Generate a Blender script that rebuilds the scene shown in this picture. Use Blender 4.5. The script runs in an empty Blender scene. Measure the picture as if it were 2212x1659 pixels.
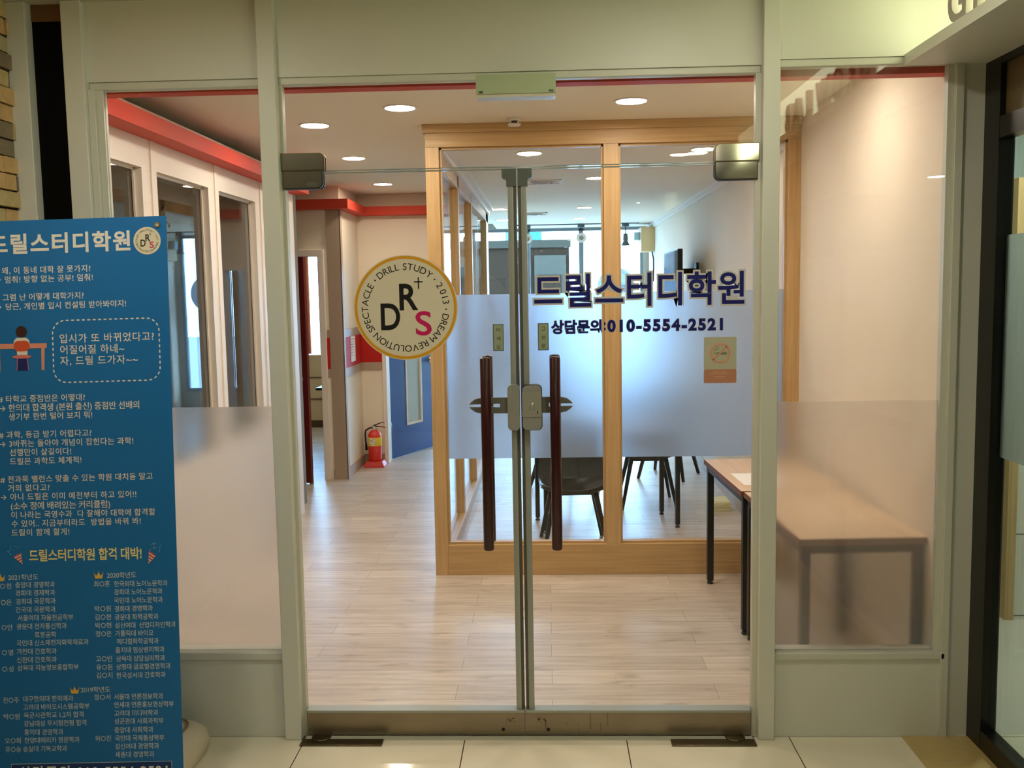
import bpy, bmesh, math, random
from mathutils import Vector, Matrix
random.seed(7)
SC = bpy.context.scene
COL = SC.collection
PI = math.pi

# ---------------------------------------------------------------- camera
def set_camera():
    yaw, pitch, roll, f, h, d = 3.80424753e-02, 9.73107688e-02, -1.75692465e-02, 2049.92587, 1.69575, 3.5
    r = Vector((math.cos(yaw), math.sin(yaw), 0)); fw = Vector((-math.sin(yaw), math.cos(yaw), 0)); up = Vector((0, 0, 1))
    f2 = fw*math.cos(pitch) - up*math.sin(pitch); u2 = up*math.cos(pitch) + fw*math.sin(pitch)
    r3 = r*math.cos(roll) + u2*math.sin(roll); u3 = u2*math.cos(roll) - r*math.sin(roll)
    cam = bpy.data.cameras.new('camera'); o = bpy.data.objects.new('camera', cam); COL.objects.link(o)
    o.matrix_world = Matrix(((r3.x, u3.x, -f2.x, 0), (r3.y, u3.y, -f2.y, -d), (r3.z, u3.z, -f2.z, h), (0, 0, 0, 1)))
    cam.sensor_width = 36; cam.lens = f/2212*36; cam.clip_start = .05; cam.clip_end = 200
    SC.camera = o
set_camera()

# ---------------------------------------------------------------- world, exposure, light path depth
W = bpy.data.worlds.new('daylight'); SC.world = W; W.use_nodes = True
bgn = W.node_tree.nodes['Background']; bgn.inputs[0].default_value = (.30, .60, 1, 1); bgn.inputs[1].default_value = 14
vs = SC.view_settings; vs.view_transform = 'Standard'; vs.look = 'None'; vs.gamma = 1; vs.use_curve_mapping = False
vs.exposure = 1.0
cy = SC.cycles; cy.max_bounces = 11; cy.transparent_max_bounces = 40; cy.transmission_bounces = 10; cy.diffuse_bounces = 4; cy.glossy_bounces = 4
cy.sample_clamp_indirect = 6; cy.caustics_reflective = False; cy.blur_glossy = .5
LAMP_IN, LAMP_MEET, LAMP_SIDE, LAMP_OUT, LAMP_SHOP, LED = 74, 38, 9, 68, 260, 4
WARM = (1, .88, .74); HALL = (1, .95, .79); SHOPC = (.85, 1, .95)

# ---------------------------------------------------------------- materials
def lin(c):
    return tuple((v/255/12.92 if v/255 <= .04045 else ((v/255+.055)/1.055)**2.4) for v in c)
MATS = {}
def mat(name, rgb=None, rough=.5, metal=0, spec=.5, noise=0, nscale=8, bump=0, bscale=60, coat=0, aniso=None):
    """principled surface; rgb is sRGB 0..255; noise varies the colour a little, bump is fine relief"""
    if name in MATS: return MATS[name]
    m = bpy.data.materials.new(name); m.use_nodes = True; nt = m.node_tree; b = nt.nodes['Principled BSDF']
    c = lin(rgb); b.inputs['Base Color'].default_value = (*c, 1); b.inputs['Roughness'].default_value = rough
    b.inputs['Metallic'].default_value = metal; b.inputs['Specular IOR Level'].default_value = spec; b.inputs['Coat Weight'].default_value = coat
    tc = nt.nodes.new('ShaderNodeTexCoord')
    if noise:
        n = nt.nodes.new('ShaderNodeTexNoise'); n.inputs['Scale'].default_value = nscale; n.inputs['Detail'].default_value = 5
        src = tc.outputs['Object']
        if aniso:
            mp = nt.nodes.new('ShaderNodeMapping'); mp.inputs['Scale'].default_value = aniso; nt.links.new(src, mp.inputs[0]); src = mp.outputs[0]
        nt.links.new(src, n.inputs['Vector'])
        mx = nt.nodes.new('ShaderNodeMix'); mx.data_type = 'RGBA'
        mx.inputs['A'].default_value = (*[v*(1-noise) for v in c], 1); mx.inputs['B'].default_value = (*[min(1, v*(1+noise)) for v in c], 1)
        nt.links.new(n.outputs['Fac'], mx.inputs['Factor']); nt.links.new(mx.outputs['Result'], b.inputs['Base Color'])
    if bump:
        n = nt.nodes.new('ShaderNodeTexNoise'); n.inputs['Scale'].default_value = bscale; nt.links.new(tc.outputs['Object'], n.inputs['Vector'])
        bp = nt.nodes.new('ShaderNodeBump'); bp.inputs['Strength'].default_value = bump; bp.inputs['Distance'].default_value = .01
        nt.links.new(n.outputs['Fac'], bp.inputs['Height']); nt.links.new(bp.outputs[0], b.inputs['Normal'])
    MATS[name] = m; return m
def emit(name, rgb, s):
    if name in MATS: return MATS[name]
    m = bpy.data.materials.new(name); m.use_nodes = True; nt = m.node_tree; nt.nodes.clear()
    o = nt.nodes.new('ShaderNodeOutputMaterial'); e = nt.nodes.new('ShaderNodeEmission'); e.inputs[0].default_value = (*rgb, 1); e.inputs[1].default_value = s
    nt.links.new(e.outputs[0], o.inputs[0]); MATS[name] = m; return m
def glass(name, tint=(1, 1, 1), refl=1.0, f0=.04):
    """clear sheet glass: straight-through transmission with Schlick reflection on each face"""
    if name in MATS: return MATS[name]
    m = bpy.data.materials.new(name); m.use_nodes = True; nt = m.node_tree; nt.nodes.clear()
    o = nt.nodes.new('ShaderNodeOutputMaterial'); t = nt.nodes.new('ShaderNodeBsdfTransparent'); t.inputs[0].default_value = (*tint, 1)
    g = nt.nodes.new('ShaderNodeBsdfGlossy'); g.inputs['Roughness'].default_value = .0
    lw = nt.nodes.new('ShaderNodeLayerWeight'); lw.inputs['Blend'].default_value = .5
    p = nt.nodes.new('ShaderNodeMath'); p.operation = 'POWER'; p.inputs[1].default_value = 5; nt.links.new(lw.outputs['Facing'], p.inputs[0])
    a = nt.nodes.new('ShaderNodeMath'); a.operation = 'MULTIPLY_ADD'; a.inputs[1].default_value = (1-f0)*refl; a.inputs[2].default_value = f0*refl; nt.links.new(p.outputs[0], a.inputs[0])
    mx = nt.nodes.new('ShaderNodeMixShader'); nt.links.new(a.outputs[0], mx.inputs[0]); nt.links.new(t.outputs[0], mx.inputs[1]); nt.links.new(g.outputs[0], mx.inputs[2])
    nt.links.new(mx.outputs[0], o.inputs[0]); MATS[name] = m; return m
def frost(name, rgb=(235, 235, 232), rough=.3, trans=.3, ior=1.3, tint=(.99, .99, .99)):
    """matt privacy film: rough refraction mixed with diffuse transmission"""
    if name in MATS: return MATS[name]
    m = bpy.data.materials.new(name); m.use_nodes = True; nt = m.node_tree; nt.nodes.clear(); c = (*lin(rgb), 1)
    o = nt.nodes.new('ShaderNodeOutputMaterial'); t = nt.nodes.new('ShaderNodeBsdfTranslucent'); t.inputs[0].default_value = c
    r = nt.nodes.new('ShaderNodeBsdfRefraction'); r.inputs['Color'].default_value = (*tint, 1); r.inputs['Roughness'].default_value = rough; r.inputs['IOR'].default_value = ior
    d = nt.nodes.new('ShaderNodeBsdfDiffuse'); d.inputs[0].default_value = c
    m1 = nt.nodes.new('ShaderNodeMixShader'); m1.inputs[0].default_value = trans; nt.links.new(r.outputs[0], m1.inputs[1]); nt.links.new(t.outputs[0], m1.inputs[2])
    m2 = nt.nodes.new('ShaderNodeMixShader'); m2.inputs[0].default_value = .06; nt.links.new(m1.outputs[0], m2.inputs[1]); nt.links.new(d.outputs[0], m2.inputs[2])
    nt.links.new(m2.outputs[0], o.inputs[0]); MATS[name] = m; return m
def seethrough(name, rgb, alpha, rough=.5):
    """thin printed film that lets part of the light through"""
    if name in MATS: return MATS[name]
    m = bpy.data.materials.new(name); m.use_nodes = True; nt = m.node_tree; b = nt.nodes['Principled BSDF']
    b.inputs['Base Color'].default_value = (*lin(rgb), 1); b.inputs['Alpha'].default_value = alpha; b.inputs['Roughness'].default_value = rough
    MATS[name] = m; return m
def plank_mat():
    m = bpy.data.materials.new('laminate_planks'); m.use_nodes = True; nt = m.node_tree; b = nt.nodes['Principled BSDF']; L = nt.links.new
    tc = nt.nodes.new('ShaderNodeTexCoord')
    br = nt.nodes.new('ShaderNodeTexBrick'); br.offset = .37; br.inputs['Scale'].default_value = 1; br.inputs['Brick Width'].default_value = 1.1
    br.inputs['Row Height'].default_value = .155; br.inputs['Mortar Size'].default_value = .0012; br.inputs['Mortar Smooth'].default_value = .2
    br.inputs['Color1'].default_value = (*lin((218, 205, 190)), 1); br.inputs['Color2'].default_value = (*lin((201, 187, 172)), 1); br.inputs['Mortar'].default_value = (*lin((150, 130, 112)), 1)
    L(tc.outputs['Object'], br.inputs['Vector'])
    mp = nt.nodes.new('ShaderNodeMapping'); mp.inputs['Scale'].default_value = (1.6, 22, 1); L(tc.outputs['Object'], mp.inputs[0])
    n = nt.nodes.new('ShaderNodeTexNoise'); n.inputs['Scale'].default_value = 1.6; n.inputs['Detail'].default_value = 7; n.inputs['Roughness'].default_value = .62; L(mp.outputs[0], n.inputs['Vector'])
    cr = nt.nodes.new('ShaderNodeValToRGB'); cr.color_ramp.elements[0].position = .33; cr.color_ramp.elements[0].color = (.72, .67, .62, 1)
    cr.color_ramp.elements[1].position = .62; cr.color_ramp.elements[1].color = (1.08, 1.08, 1.08, 1); L(n.outputs['Fac'], cr.inputs[0])
    mx = nt.nodes.new('ShaderNodeMix'); mx.data_type = 'RGBA'; mx.blend_type = 'MULTIPLY'; mx.inputs['Factor'].default_value = .75
    L(br.outputs['Color'], mx.inputs['A']); L(cr.outputs[0], mx.inputs['B'])
    mp2 = nt.nodes.new('ShaderNodeMapping'); mp2.inputs['Scale'].default_value = (3.2, 9, 1); L(tc.outputs['Object'], mp2.inputs[0])
    n2 = nt.nodes.new('ShaderNodeTexNoise'); n2.inputs['Scale'].default_value = 1.5; n2.inputs['Detail'].default_value = 3; L(mp2.outputs[0], n2.inputs['Vector'])
    c2 = nt.nodes.new('ShaderNodeValToRGB'); c2.color_ramp.elements[0].position = .26; c2.color_ramp.elements[0].color = (.5, .45, .41, 1); c2.color_ramp.elements[1].position = .4; c2.color_ramp.elements[1].color = (1, 1, 1, 1)
    L(n2.outputs['Fac'], c2.inputs[0])
    m2 = nt.nodes.new('ShaderNodeMix'); m2.data_type = 'RGBA'; m2.blend_type = 'MULTIPLY'; m2.inputs['Factor'].default_value = .6
    L(mx.outputs['Result'], m2.inputs['A']); L(c2.outputs[0], m2.inputs['B']); L(m2.outputs['Result'], b.inputs['Base Color'])
    b.inputs['Roughness'].default_value = .36; b.inputs['Specular IOR Level'].default_value = .45
    bp = nt.nodes.new('ShaderNodeBump'); bp.inputs['Strength'].default_value = .12; bp.inputs['Distance'].default_value = .004; L(n.outputs['Fac'], bp.inputs['Height']); L(bp.outputs[0], b.inputs['Normal'])
    return m
def grid_mat(name, rgb, joint, sx, sy, ox, oy, w, rough, axes='XY', noise=.04):
    """square tiles or grooved panels: joints every sx, sy metres along two axes"""
    m = bpy.data.materials.new(name); m.use_nodes = True; nt = m.node_tree; b = nt.nodes['Principled BSDF']; L = nt.links.new
    tc = nt.nodes.new('ShaderNodeTexCoord'); sp = nt.nodes.new('ShaderNodeSeparateXYZ'); L(tc.outputs['Object'], sp.inputs[0])
    def M(op, a, bb=None, c=None):
        n = nt.nodes.new('ShaderNodeMath'); n.operation = op
        for i, v in enumerate((a, bb, c)):
            if v is None: continue
            if isinstance(v, (int, float)): n.inputs[i].default_value = v
            else: L(v, n.inputs[i])
        return n.outputs[0]
    def line(ax, s, o):
        fr = M('FRACT', M('DIVIDE', M('SUBTRACT', sp.outputs[ax], o), s)); return M('LESS_THAN', M('MINIMUM', fr, M('SUBTRACT', 1, fr)), w/2/s)
    fac = M('MAXIMUM', line(axes[0], sx, ox), line(axes[1], sy, oy))
    n = nt.nodes.new('ShaderNodeTexNoise'); n.inputs['Scale'].default_value = 3; n.inputs['Detail'].default_value = 4; L(tc.outputs['Object'], n.inputs['Vector'])
    c = lin(rgb); nm = nt.nodes.new('ShaderNodeMix'); nm.data_type = 'RGBA'; nm.inputs['A'].default_value = (*[v*(1-noise) for v in c], 1); nm.inputs['B'].default_value = (*[v*(1+noise) for v in c], 1)
    L(n.outputs['Fac'], nm.inputs['Factor'])
    mx = nt.nodes.new('ShaderNodeMix'); mx.data_type = 'RGBA'; L(fac, mx.inputs['Factor']); L(nm.outputs['Result'], mx.inputs['A']); mx.inputs['B'].default_value = (*lin(joint), 1)
    L(mx.outputs['Result'], b.inputs['Base Color']); b.inputs['Roughness'].default_value = rough
    return m
def wood(name, c1, c2, axis, rough=.45, sc=1.0):
    """timber with the grain along one axis"""
    if name in MATS: return MATS[name]
    m = bpy.data.materials.new(name); m.use_nodes = True; nt = m.node_tree; b = nt.nodes['Principled BSDF']; L = nt.links.new
    tc = nt.nodes.new('ShaderNodeTexCoord'); mp = nt.nodes.new('ShaderNodeMapping'); s = [70*sc]*3; s['XYZ'.index(axis)] = 2.5*sc; mp.inputs['Scale'].default_value = s
    L(tc.outputs['Object'], mp.inputs[0]); n = nt.nodes.new('ShaderNodeTexNoise'); n.inputs['Scale'].default_value = 1; n.inputs['Detail'].default_value = 4; L(mp.outputs[0], n.inputs['Vector'])
    cr = nt.nodes.new('ShaderNodeValToRGB'); cr.color_ramp.elements[0].position = .3; cr.color_ramp.elements[0].color = (*lin(c1), 1); cr.color_ramp.elements[1].position = .7; cr.color_ramp.elements[1].color = (*lin(c2), 1)
    L(n.outputs['Fac'], cr.inputs[0]); L(cr.outputs[0], b.inputs['Base Color']); b.inputs['Roughness'].default_value = rough; MATS[name] = m; return m

PAINT = mat('putty_paint', (221, 221, 208), .42, noise=.02, nscale=3)
PAINTD = mat('putty_trim', (212, 212, 196), .4, noise=.02, nscale=3)
WHITE = mat('white_paint', (238, 228, 214), .5, noise=.015, nscale=4)
WALLC = mat('cream_wallpaper', (238, 224, 202), .75, noise=.02, nscale=5, bump=.08, bscale=300)
CEILC = mat('ceiling_board', (244, 234, 214), .8, noise=.015, nscale=2)
HALLCEIL = mat('hall_ceiling', (205, 198, 175), .8, noise=.05, nscale=6)
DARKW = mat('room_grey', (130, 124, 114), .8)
RED = mat('red_paint', (206, 70, 50), .6, spec=.25, noise=.04, nscale=4)
REDP = mat('red_panel', (190, 40, 34), .6, spec=.2)
TAUPE = mat('taupe_band', (176, 154, 132), .5)
OAKX = wood('oak_grain_across', (188, 152, 98), (208, 172, 120), 'X')
OAKY = wood('oak_grain_deep', (188, 152, 98), (208, 172, 120), 'Y')
OAKZ = wood('oak_grain_upright', (192, 156, 102), (212, 176, 124), 'Z')
STEEL = mat('stained_steel', (150, 138, 118), .34, metal=.9, noise=.22, nscale=5, aniso=(1, 1, 3), bump=.05)
CHROME = mat('polished_steel', (225, 222, 205), .07, metal=1)
BRONZE = mat('dull_bronze_edge', (120, 100, 66), .3, metal=1)
ALU = mat('grey_aluminium', (168, 172, 164), .4, metal=.3)
ALUD = mat('dark_aluminium', (92, 88, 78), .5, metal=.2)
BLACKP = mat('black_paint', (10, 10, 10), .4, spec=.3)
DARKPL = mat('dark_grey_plastic', (92, 98, 92), .45)
MAROON = wood('maroon_wood', (44, 8, 10), (64, 12, 14), 'Z', rough=.3)
GLASS = glass('clear_glass', (.985, .99, .985), .5); GLASSW = glass('side_glass', (.985, .99, .985), 1.3); GLASSR = glass('left_wall_glass', (.9, .9, .9), 1.2); TINT = glass('shop_glass', (.74, .77, .75))
GEDGE = mat('glass_edge', (150, 158, 146), .1, spec=.8)
FILM = frost('frosted_film', (218, 228, 240), .42, .4, tint=(.86, .91, .98)); FILMW = frost('frosted_film_front', (226, 216, 206), .25, .12)
WHITEV = mat('white_vinyl', (226, 220, 206), .5); CREAMV = mat('cream_vinyl', (226, 216, 190), .5); BLACKV = mat('black_vinyl', (14, 14, 16), .45)
NAVYV = mat('navy_vinyl', (16, 22, 110), .4); GOLDV = mat('gold_vinyl', (226, 160, 20), .45); MAGV = mat('magenta_vinyl', (206, 16, 96), .45); GREYV = mat('silver_vinyl', (212, 208, 200), .5)
LAMPM = emit('warm_lamp', WARM, LAMP_IN); LAMPT = emit('meeting_lamp', WARM, LAMP_MEET); LAMPD = emit('side_room_lamp', WARM, LAMP_SIDE); LAMPH = emit('hall_lamp', HALL, LAMP_OUT); LAMPS = emit('shop_lamp', SHOPC, LAMP_SHOP); LEDM = emit('sign_led', (.86, 1, .55), LED)
RIM = mat('white_lamp_rim', (235, 230, 220), .4)
PLANK = plank_mat(); TILE = grid_mat('beige_floor_tile', (236, 227, 202), (70, 56, 40), .6135, .6135, -.335, -.02, .004, .12)

# ---------------------------------------------------------------- mesh helpers
def BM(): return bmesh.new()
def box(bm, x0, x1, y0, y1, z0, z1, mi=0, bev=0):
    v = [bm.verts.new((x, y, z)) for z in (z0, z1) for y in (y0, y1) for x in (x0, x1)]
    fs = [bm.faces.new([v[i] for i in q]) for q in ((0, 2, 3, 1), (4, 5, 7, 6), (0, 1, 5, 4), (2, 6, 7, 3), (0, 4, 6, 2), (1, 3, 7, 5))]
    for f in fs: f.material_index = mi
    if bev:
        r = bmesh.ops.bevel(bm, geom=list({e for f in fs for e in f.edges}), offset=bev, segments=3, profile=.5, affect='EDGES')
        for f in r['faces']: f.material_index = mi; f.smooth = True
    return fs
def prism(bm, pts, y0, y1, mi=0, fn=None):
    """outline of (x, z) points pushed from y0 to y1; fn maps (x, y, z) elsewhere"""
    fn = fn or (lambda x, y, z: (x, y, z)); n = len(pts)
    a = [bm.verts.new(fn(x, y0, z)) for x, z in pts]; b = [bm.verts.new(fn(x, y1, z)) for x, z in pts]
    fs = [bm.faces.new(a), bm.faces.new(b[::-1])] + [bm.faces.new((a[i], b[i], b[(i+1) % n], a[(i+1) % n])) for i in range(n)]
    for f in fs: f.material_index = mi
    return fs
def tube(bm, pts, r, seg=12, mi=0, cap=True):
    """round rod through points; r is one radius or one per point"""
    pts = [Vector(p) for p in pts]; rs = r if isinstance(r, (list, tuple)) else [r]*len(pts); rings = []; ref = None
    for i, p in enumerate(pts):
        t = ((pts[min(i+1, len(pts)-1)] - pts[max(i-1, 0)])).normalized()
        if ref is None: ref = Vector((0, 0, 1)) if abs(t.z) < .9 else Vector((1, 0, 0))
        a = t.cross(ref).normalized(); b = t.cross(a).normalized()
        ref = -b if abs(t.dot(-b)) < .9 else ref
        rings.append([bm.verts.new(p + (a*math.cos(2*PI*k/seg) + b*math.sin(2*PI*k/seg))*rs[i]) for k in range(seg)])
    for q, w in zip(rings, rings[1:]):
        for k in range(seg):
            f = bm.faces.new((q[k], q[(k+1) % seg], w[(k+1) % seg], w[k])); f.smooth = True; f.material_index = mi
    if cap:
        for q in (rings[0], rings[-1]): bm.faces.new(q).material_index = mi
def bar(bm, p, q, w, d, mi=0, side=(1, 0, 0), w2=None, d2=None):
    """rectangular bar from p to q, w wide along side, d deep; may taper to w2 x d2"""
    p, q = Vector(p), Vector(q); t = (q-p).normalized(); s = Vector(side); s = (s - t*s.dot(t)).normalized(); n = t.cross(s); w2 = w2 or w; d2 = d2 or d
    a = [bm.verts.new(p + s*w/2*i + n*d/2*j) for i, j in ((-1, -1), (1, -1), (1, 1), (-1, 1))]; b = [bm.verts.new(q + s*w2/2*i + n*d2/2*j) for i, j in ((-1, -1), (1, -1), (1, 1), (-1, 1))]
    for f in (a[::-1], b, *[(a[i], a[(i+1) % 4], b[(i+1) % 4], b[i]) for i in range(4)]): bm.faces.new(f).material_index = mi
def lathe(bm, prof, c=(0, 0, 0), seg=32, mi=0, axis='Z'):
    c = Vector(c); rings = []
    def P(r, h, k):
        a = 2*PI*k/seg; x, y = r*math.cos(a), r*math.sin(a)
        return c + Vector({'Z': (x, y, h), 'Y': (x, h, y), 'X': (h, x, y)}[axis])
    for r, h in prof: rings.append([bm.verts.new(P(r, h, k)) for k in range(seg)] if r > 1e-6 else [bm.verts.new(P(0, h, 0))])
    for q, w in zip(rings, rings[1:]):
        for k in range(seg):
            k2 = (k+1) % seg
            vs_ = (q[k], q[k2], w[k2], w[k]) if len(q) > 1 and len(w) > 1 else ((q[0], w[k2], w[k]) if len(q) == 1 else (q[k], q[k2], w[0]))
            f = bm.faces.new(vs_); f.smooth = True; f.material_index = mi
    for q in (rings[0], rings[-1]):
        if len(q) > 1: bm.faces.new(q).material_index = mi
def rrect(x0, x1, z0, z1, r, n=6):
    out = []
    for cx, cz, a0 in ((x1-r, z1-r, 0), (x0+r, z1-r, 90), (x0+r, z0+r, 180), (x1-r, z0+r, 270)):
        out += [(cx + r*math.cos(math.radians(a0+90*k/n)), cz + r*math.sin(math.radians(a0+90*k/n))) for k in range(n+1)]
    return out
def disc(cx, cz, r, n=64, r2=None): return [(cx + r*math.cos(2*PI*k/n), cz + (r2 or r)*math.sin(2*PI*k/n)) for k in range(n)]
def ring(bm, cx, cz, r0, r1, y0, y1, mi=0, n=96, fn=None):
    fn = fn or (lambda x, y, z: (x, y, z))
    V = [[bm.verts.new(fn(cx + r*math.cos(2*PI*k/n), y, cz + r*math.sin(2*PI*k/n))) for k in range(n)] for r, y in ((r0, y0), (r1, y0), (r1, y1), (r0, y1))]
    for i in range(4):
        for k in range(n): bm.faces.new((V[i][k], V[i][(k+1) % n], V[(i+1) % 4][(k+1) % n], V[(i+1) % 4][k])).material_index = mi
def obj(name, bm, mats, parent=None, fix=True, local=False):
    if fix: bmesh.ops.recalc_face_normals(bm, faces=bm.faces[:])
    me = bpy.data.meshes.new(name); bm.to_mesh(me); bm.free()
    for m in (mats if isinstance(mats, (list, tuple)) else [mats]): me.materials.append(m)
    o = bpy.data.objects.new(name, me); COL.objects.link(o)
    if parent:
        o.parent = parent; base = BASE.get(parent.name, Vector()); BASE[o.name] = base
        if not local: me.transform(Matrix.Translation(-base))
    return o
BASE = {}
def tag(o, label=None, cat=None, group=None, kind=None):
    if label: o['label'] = label
    if cat: o['category'] = cat
    if group: o['group'] = group
    if kind: o['kind'] = kind
    return o
def thing(name, label, cat, loc=(0, 0, 0), group=None, kind=None):
    o = bpy.data.objects.new(name, None); COL.objects.link(o); o.location = loc; o.empty_display_size = .05
    BASE[o.name] = Vector(loc); return tag(o, label, cat, group, kind)
def single(name, bm, m, label, cat, group=None, kind=None):
    o = obj(name, bm, m); me = o.data; xs = [v.co for v in me.vertices]
    c = Vector(((min(v.x for v in xs)+max(v.x for v in xs))/2, (min(v.y for v in xs)+max(v.y for v in xs))/2, min(v.z for v in xs)))
    me.transform(Matrix.Translation(-c)); o.location = c; BASE[o.name] = c
    return tag(o, label, cat, group, kind)
def struct(name, bm, m, label, cat='wall'): return tag(obj(name, bm, m), label, cat, kind='structure')
def bx(*a, **k):
    b = BM(); box(b, *a, **k); return b

# ---------------------------------------------------------------- lettering
def raw_text(t, sp=1.0, off=0.0):
    """outline of a string as flat polygons, drawn on a throw-away scene that is removed at the end"""
    ts = bpy.data.scenes.get('lettering_bench')
    if not ts:
        ts = bpy.data.scenes.new('lettering_bench'); c = bpy.data.curves.new('lettering_source', 'FONT'); c.resolution_u = 5
        ts.collection.objects.link(bpy.data.objects.new('lettering_source', c))
    o = ts.collection.objects[0]; c = o.data; c.body = t; c.space_character = sp; c.offset = off
    vl = ts.view_layers[0]; vl.update(); me = bpy.data.meshes.new_from_object(o.evaluated_get(vl.depsgraph))
    v = [(p.co.x, p.co.y) for p in me.vertices]; f = [tuple(p.vertices) for p in me.polygons]
    bpy.data.meshes.remove(me); return v, f
def span(v): return min(p[0] for p in v), max(p[0] for p in v)
def put(bm, v, f, fn, mi=0):
    V = [bm.verts.new(fn(*p)) for p in v]
    for q in f:
        try: bm.faces.new([V[i] for i in q]).material_index = mi
        except ValueError: pass
def line_text(bm, t, u0, u1, vc, h, fn, off=0.0, mi=0, em=.87, cen=.38, lo=.97):
    """one line of lettering between u0 and u1, centred on height vc, h tall; letter spacing is fitted"""
    s = h/em; a, b = raw_text(t, 1, off), raw_text(t, 1.2, off); wa = (span(a[0])[1]-span(a[0])[0])*s; wb = (span(b[0])[1]-span(b[0])[0])*s
    sp = 1 + .2*((u1-u0)-wa)/max(wb-wa, 1e-6) if wb-wa > 1e-5 else 1; sp = max(lo, min(2.2, sp))
    v, f = raw_text(t, sp, off); x0, x1 = span(v); k = (u1-u0)/(x1-x0)
    put(bm, [(u0 + (x-x0)*k, vc + (y-cen)*s) for x, y in v], f, lambda x, y: fn(x, y), mi)
def box_text(bm, t, u0, u1, v0, v1, fn, off=0.0, mi=0, sp=1.0):
    """lettering stretched to fill a box"""
    v, f = raw_text(t, sp, off); x0, x1 = span(v); y0, y1 = min(p[1] for p in v), max(p[1] for p in v)
    put(bm, [(u0 + (x-x0)/(x1-x0)*(u1-u0), v0 + (y-y0)/(y1-y0)*(v1-v0)) for x, y in v], f, fn, mi)
def arc_text(bm, t, a0, a1, r, h, fn, off=0.0, mi=0):
    """capitals round a circle, clockwise from angle a0 to a1 (degrees from the top), feet towards the centre"""
    s = h/.73; G = [raw_text(ch, 1, off) if ch != ' ' else None for ch in t]
    w = [(span(g[0])[1]-span(g[0])[0])*s if g else h*.35 for g in G]; tot = sum(w[1:-1]) + (w[0]+w[-1])/2; n = len(t)-1
    gap = (math.radians(a1-a0)*r - tot)/n; pos = 0
    for i, g in enumerate(G):
        if i: pos += w[i-1]/2 + gap + w[i]/2
        if not g: continue
        x0, x1 = span(g[0]); a = math.radians(a0) + pos/r; cx = (x0+x1)/2; ca, sa = math.cos(a), math.sin(a)
        put(bm, [((r+y*s)*sa + (x-cx)*s*ca, (r+y*s)*ca - (x-cx)*s*sa) for x, y in g[0]], g[1], fn, mi)

# ================================================================ hall side of the front (camera side)
HC = 2.76            # hall ceiling
struct('floor', bx(-2.2, 4.8, -8, 0.0, -.06, 0), TILE, 'glossy beige tiled floor of the hall in front of the glass doors', 'floor')
struct('ceiling', bx(-2.2, 4.8, -8, 0.06, HC, HC+.1), HALLCEIL, 'dull cream hall ceiling above the white header', 'ceiling')
struct('wall_back', bx(-2.2, 4.8, -8.1, -8, 0, HC), mat('hall_back', (70, 66, 56), .8), 'plain wall of the hall facing the glass doors')
# brick wall on the left: individual thin bricks over a dark bed
b = BM(); box(b, -2.1, -1.945, -8, 0, 0, HC, 0)
z = .004; row = 0
while z < HC-.03:
    h = .0545; y = -.004 - (.06 if row % 3 == 1 else .13 if row % 3 == 2 else 0.0); first = True
    while y > -3.4:
        l = random.uniform(.17, .24) if not first or row % 3 == 0 else .06 if row % 3 == 1 else .13
        if first and row % 3: y = -.004
        d = random.uniform(-.006, .008); m = random.choice((1, 1, 2, 2, 3, 3, 1, 4))
        box(b, -1.95, -1.922+d, y-l+.006, y-random.uniform(.0, .006), z+random.uniform(0, .004), min(z+h+random.uniform(0, .003), HC-.002), m); y -= l; first = False
    z += .0613; row += 1
struct('wall_left', b, [mat('brick_bed', (70, 58, 38), .95), mat('brick_tan', (216, 178, 122), .85, noise=.2, nscale=30, bump=.5, bscale=40), mat('brick_yellow', (206, 184, 130), .85, noise=.2, nscale=30, bump=.5, bscale=40),
    mat('brick_pale', (196, 180, 138), .85, noise=.2, nscale=26, bump=.5, bscale=40), mat('brick_grey', (140, 124, 100), .9, noise=.3, nscale=30, bump=.5, bscale=40)], 'tan stacked-brick wall at the left edge beside the black panel')
# front wall: header panels and base panels between the posts
b = BM()
for x0, x1, z0 in ((-1.66, -1.02, 2.478), (-.962, .772, 2.478), (.83, 1.3, 2.495)): box(b, x0, x1, -.02, .06, z0, HC)
box(b, 1.3, 1.6, -.01, .06, 2.475, HC)
for x0, x1 in ((-1.66, -1.02), (.83, 1.475)): box(b, x0, x1, -.02, .06, 0, .305)
struct('wall_front', b, PAINT, 'putty white header and base panels of the glass shopfront')
def trimset(name, boxes, m, label):
    b = BM()
    for q in boxes: box(b, *q[:6], bev=q[6] if len(q) > 6 else 0)
    return struct(name, b, m, label, 'trim')
trimset('trim_1', [(-1.024, -.96, -.05, .06, 0, HC, .003)], PAINT, 'putty white upright post left of the glass doors')
trimset('trim_2', [(.771, .831, -.05, .06, 0, HC, .003)], PAINT, 'putty white upright post right of the glass doors')
trimset('trim_3', [(-1.728, -1.655, -.05, .06, 0, HC, .003)], PAINT, 'putty white upright post between black panel and left side window')
trimset('trim_4', [(-1.93, -1.858, -.05, .06, 0, HC, .003)], PAINT, 'narrow putty white strip beside the brick wall')
trimset('trim_5', [(-.96, .771, -.012, .03, 2.452, 2.479, .004), (-.96, -.947, -.012, .02, 0, 2.452), (.753, .771, -.012, .02, 0, 2.452)], PAINTD, 'thin putty frame round the glass doors')
trimset('trim_6', [(-1.655, -1.024, -.03, .06, .308, .338, .004), (-1.655, -1.024, -.012, .03, 2.45, 2.478, .004), (-1.655, -1.628, -.03, .03, .338, 2.45, .003), (-1.628, -1.606, -.012, .02, .338, 2.45)], PAINTD, 'putty frame and sill of the left side window')
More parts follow.
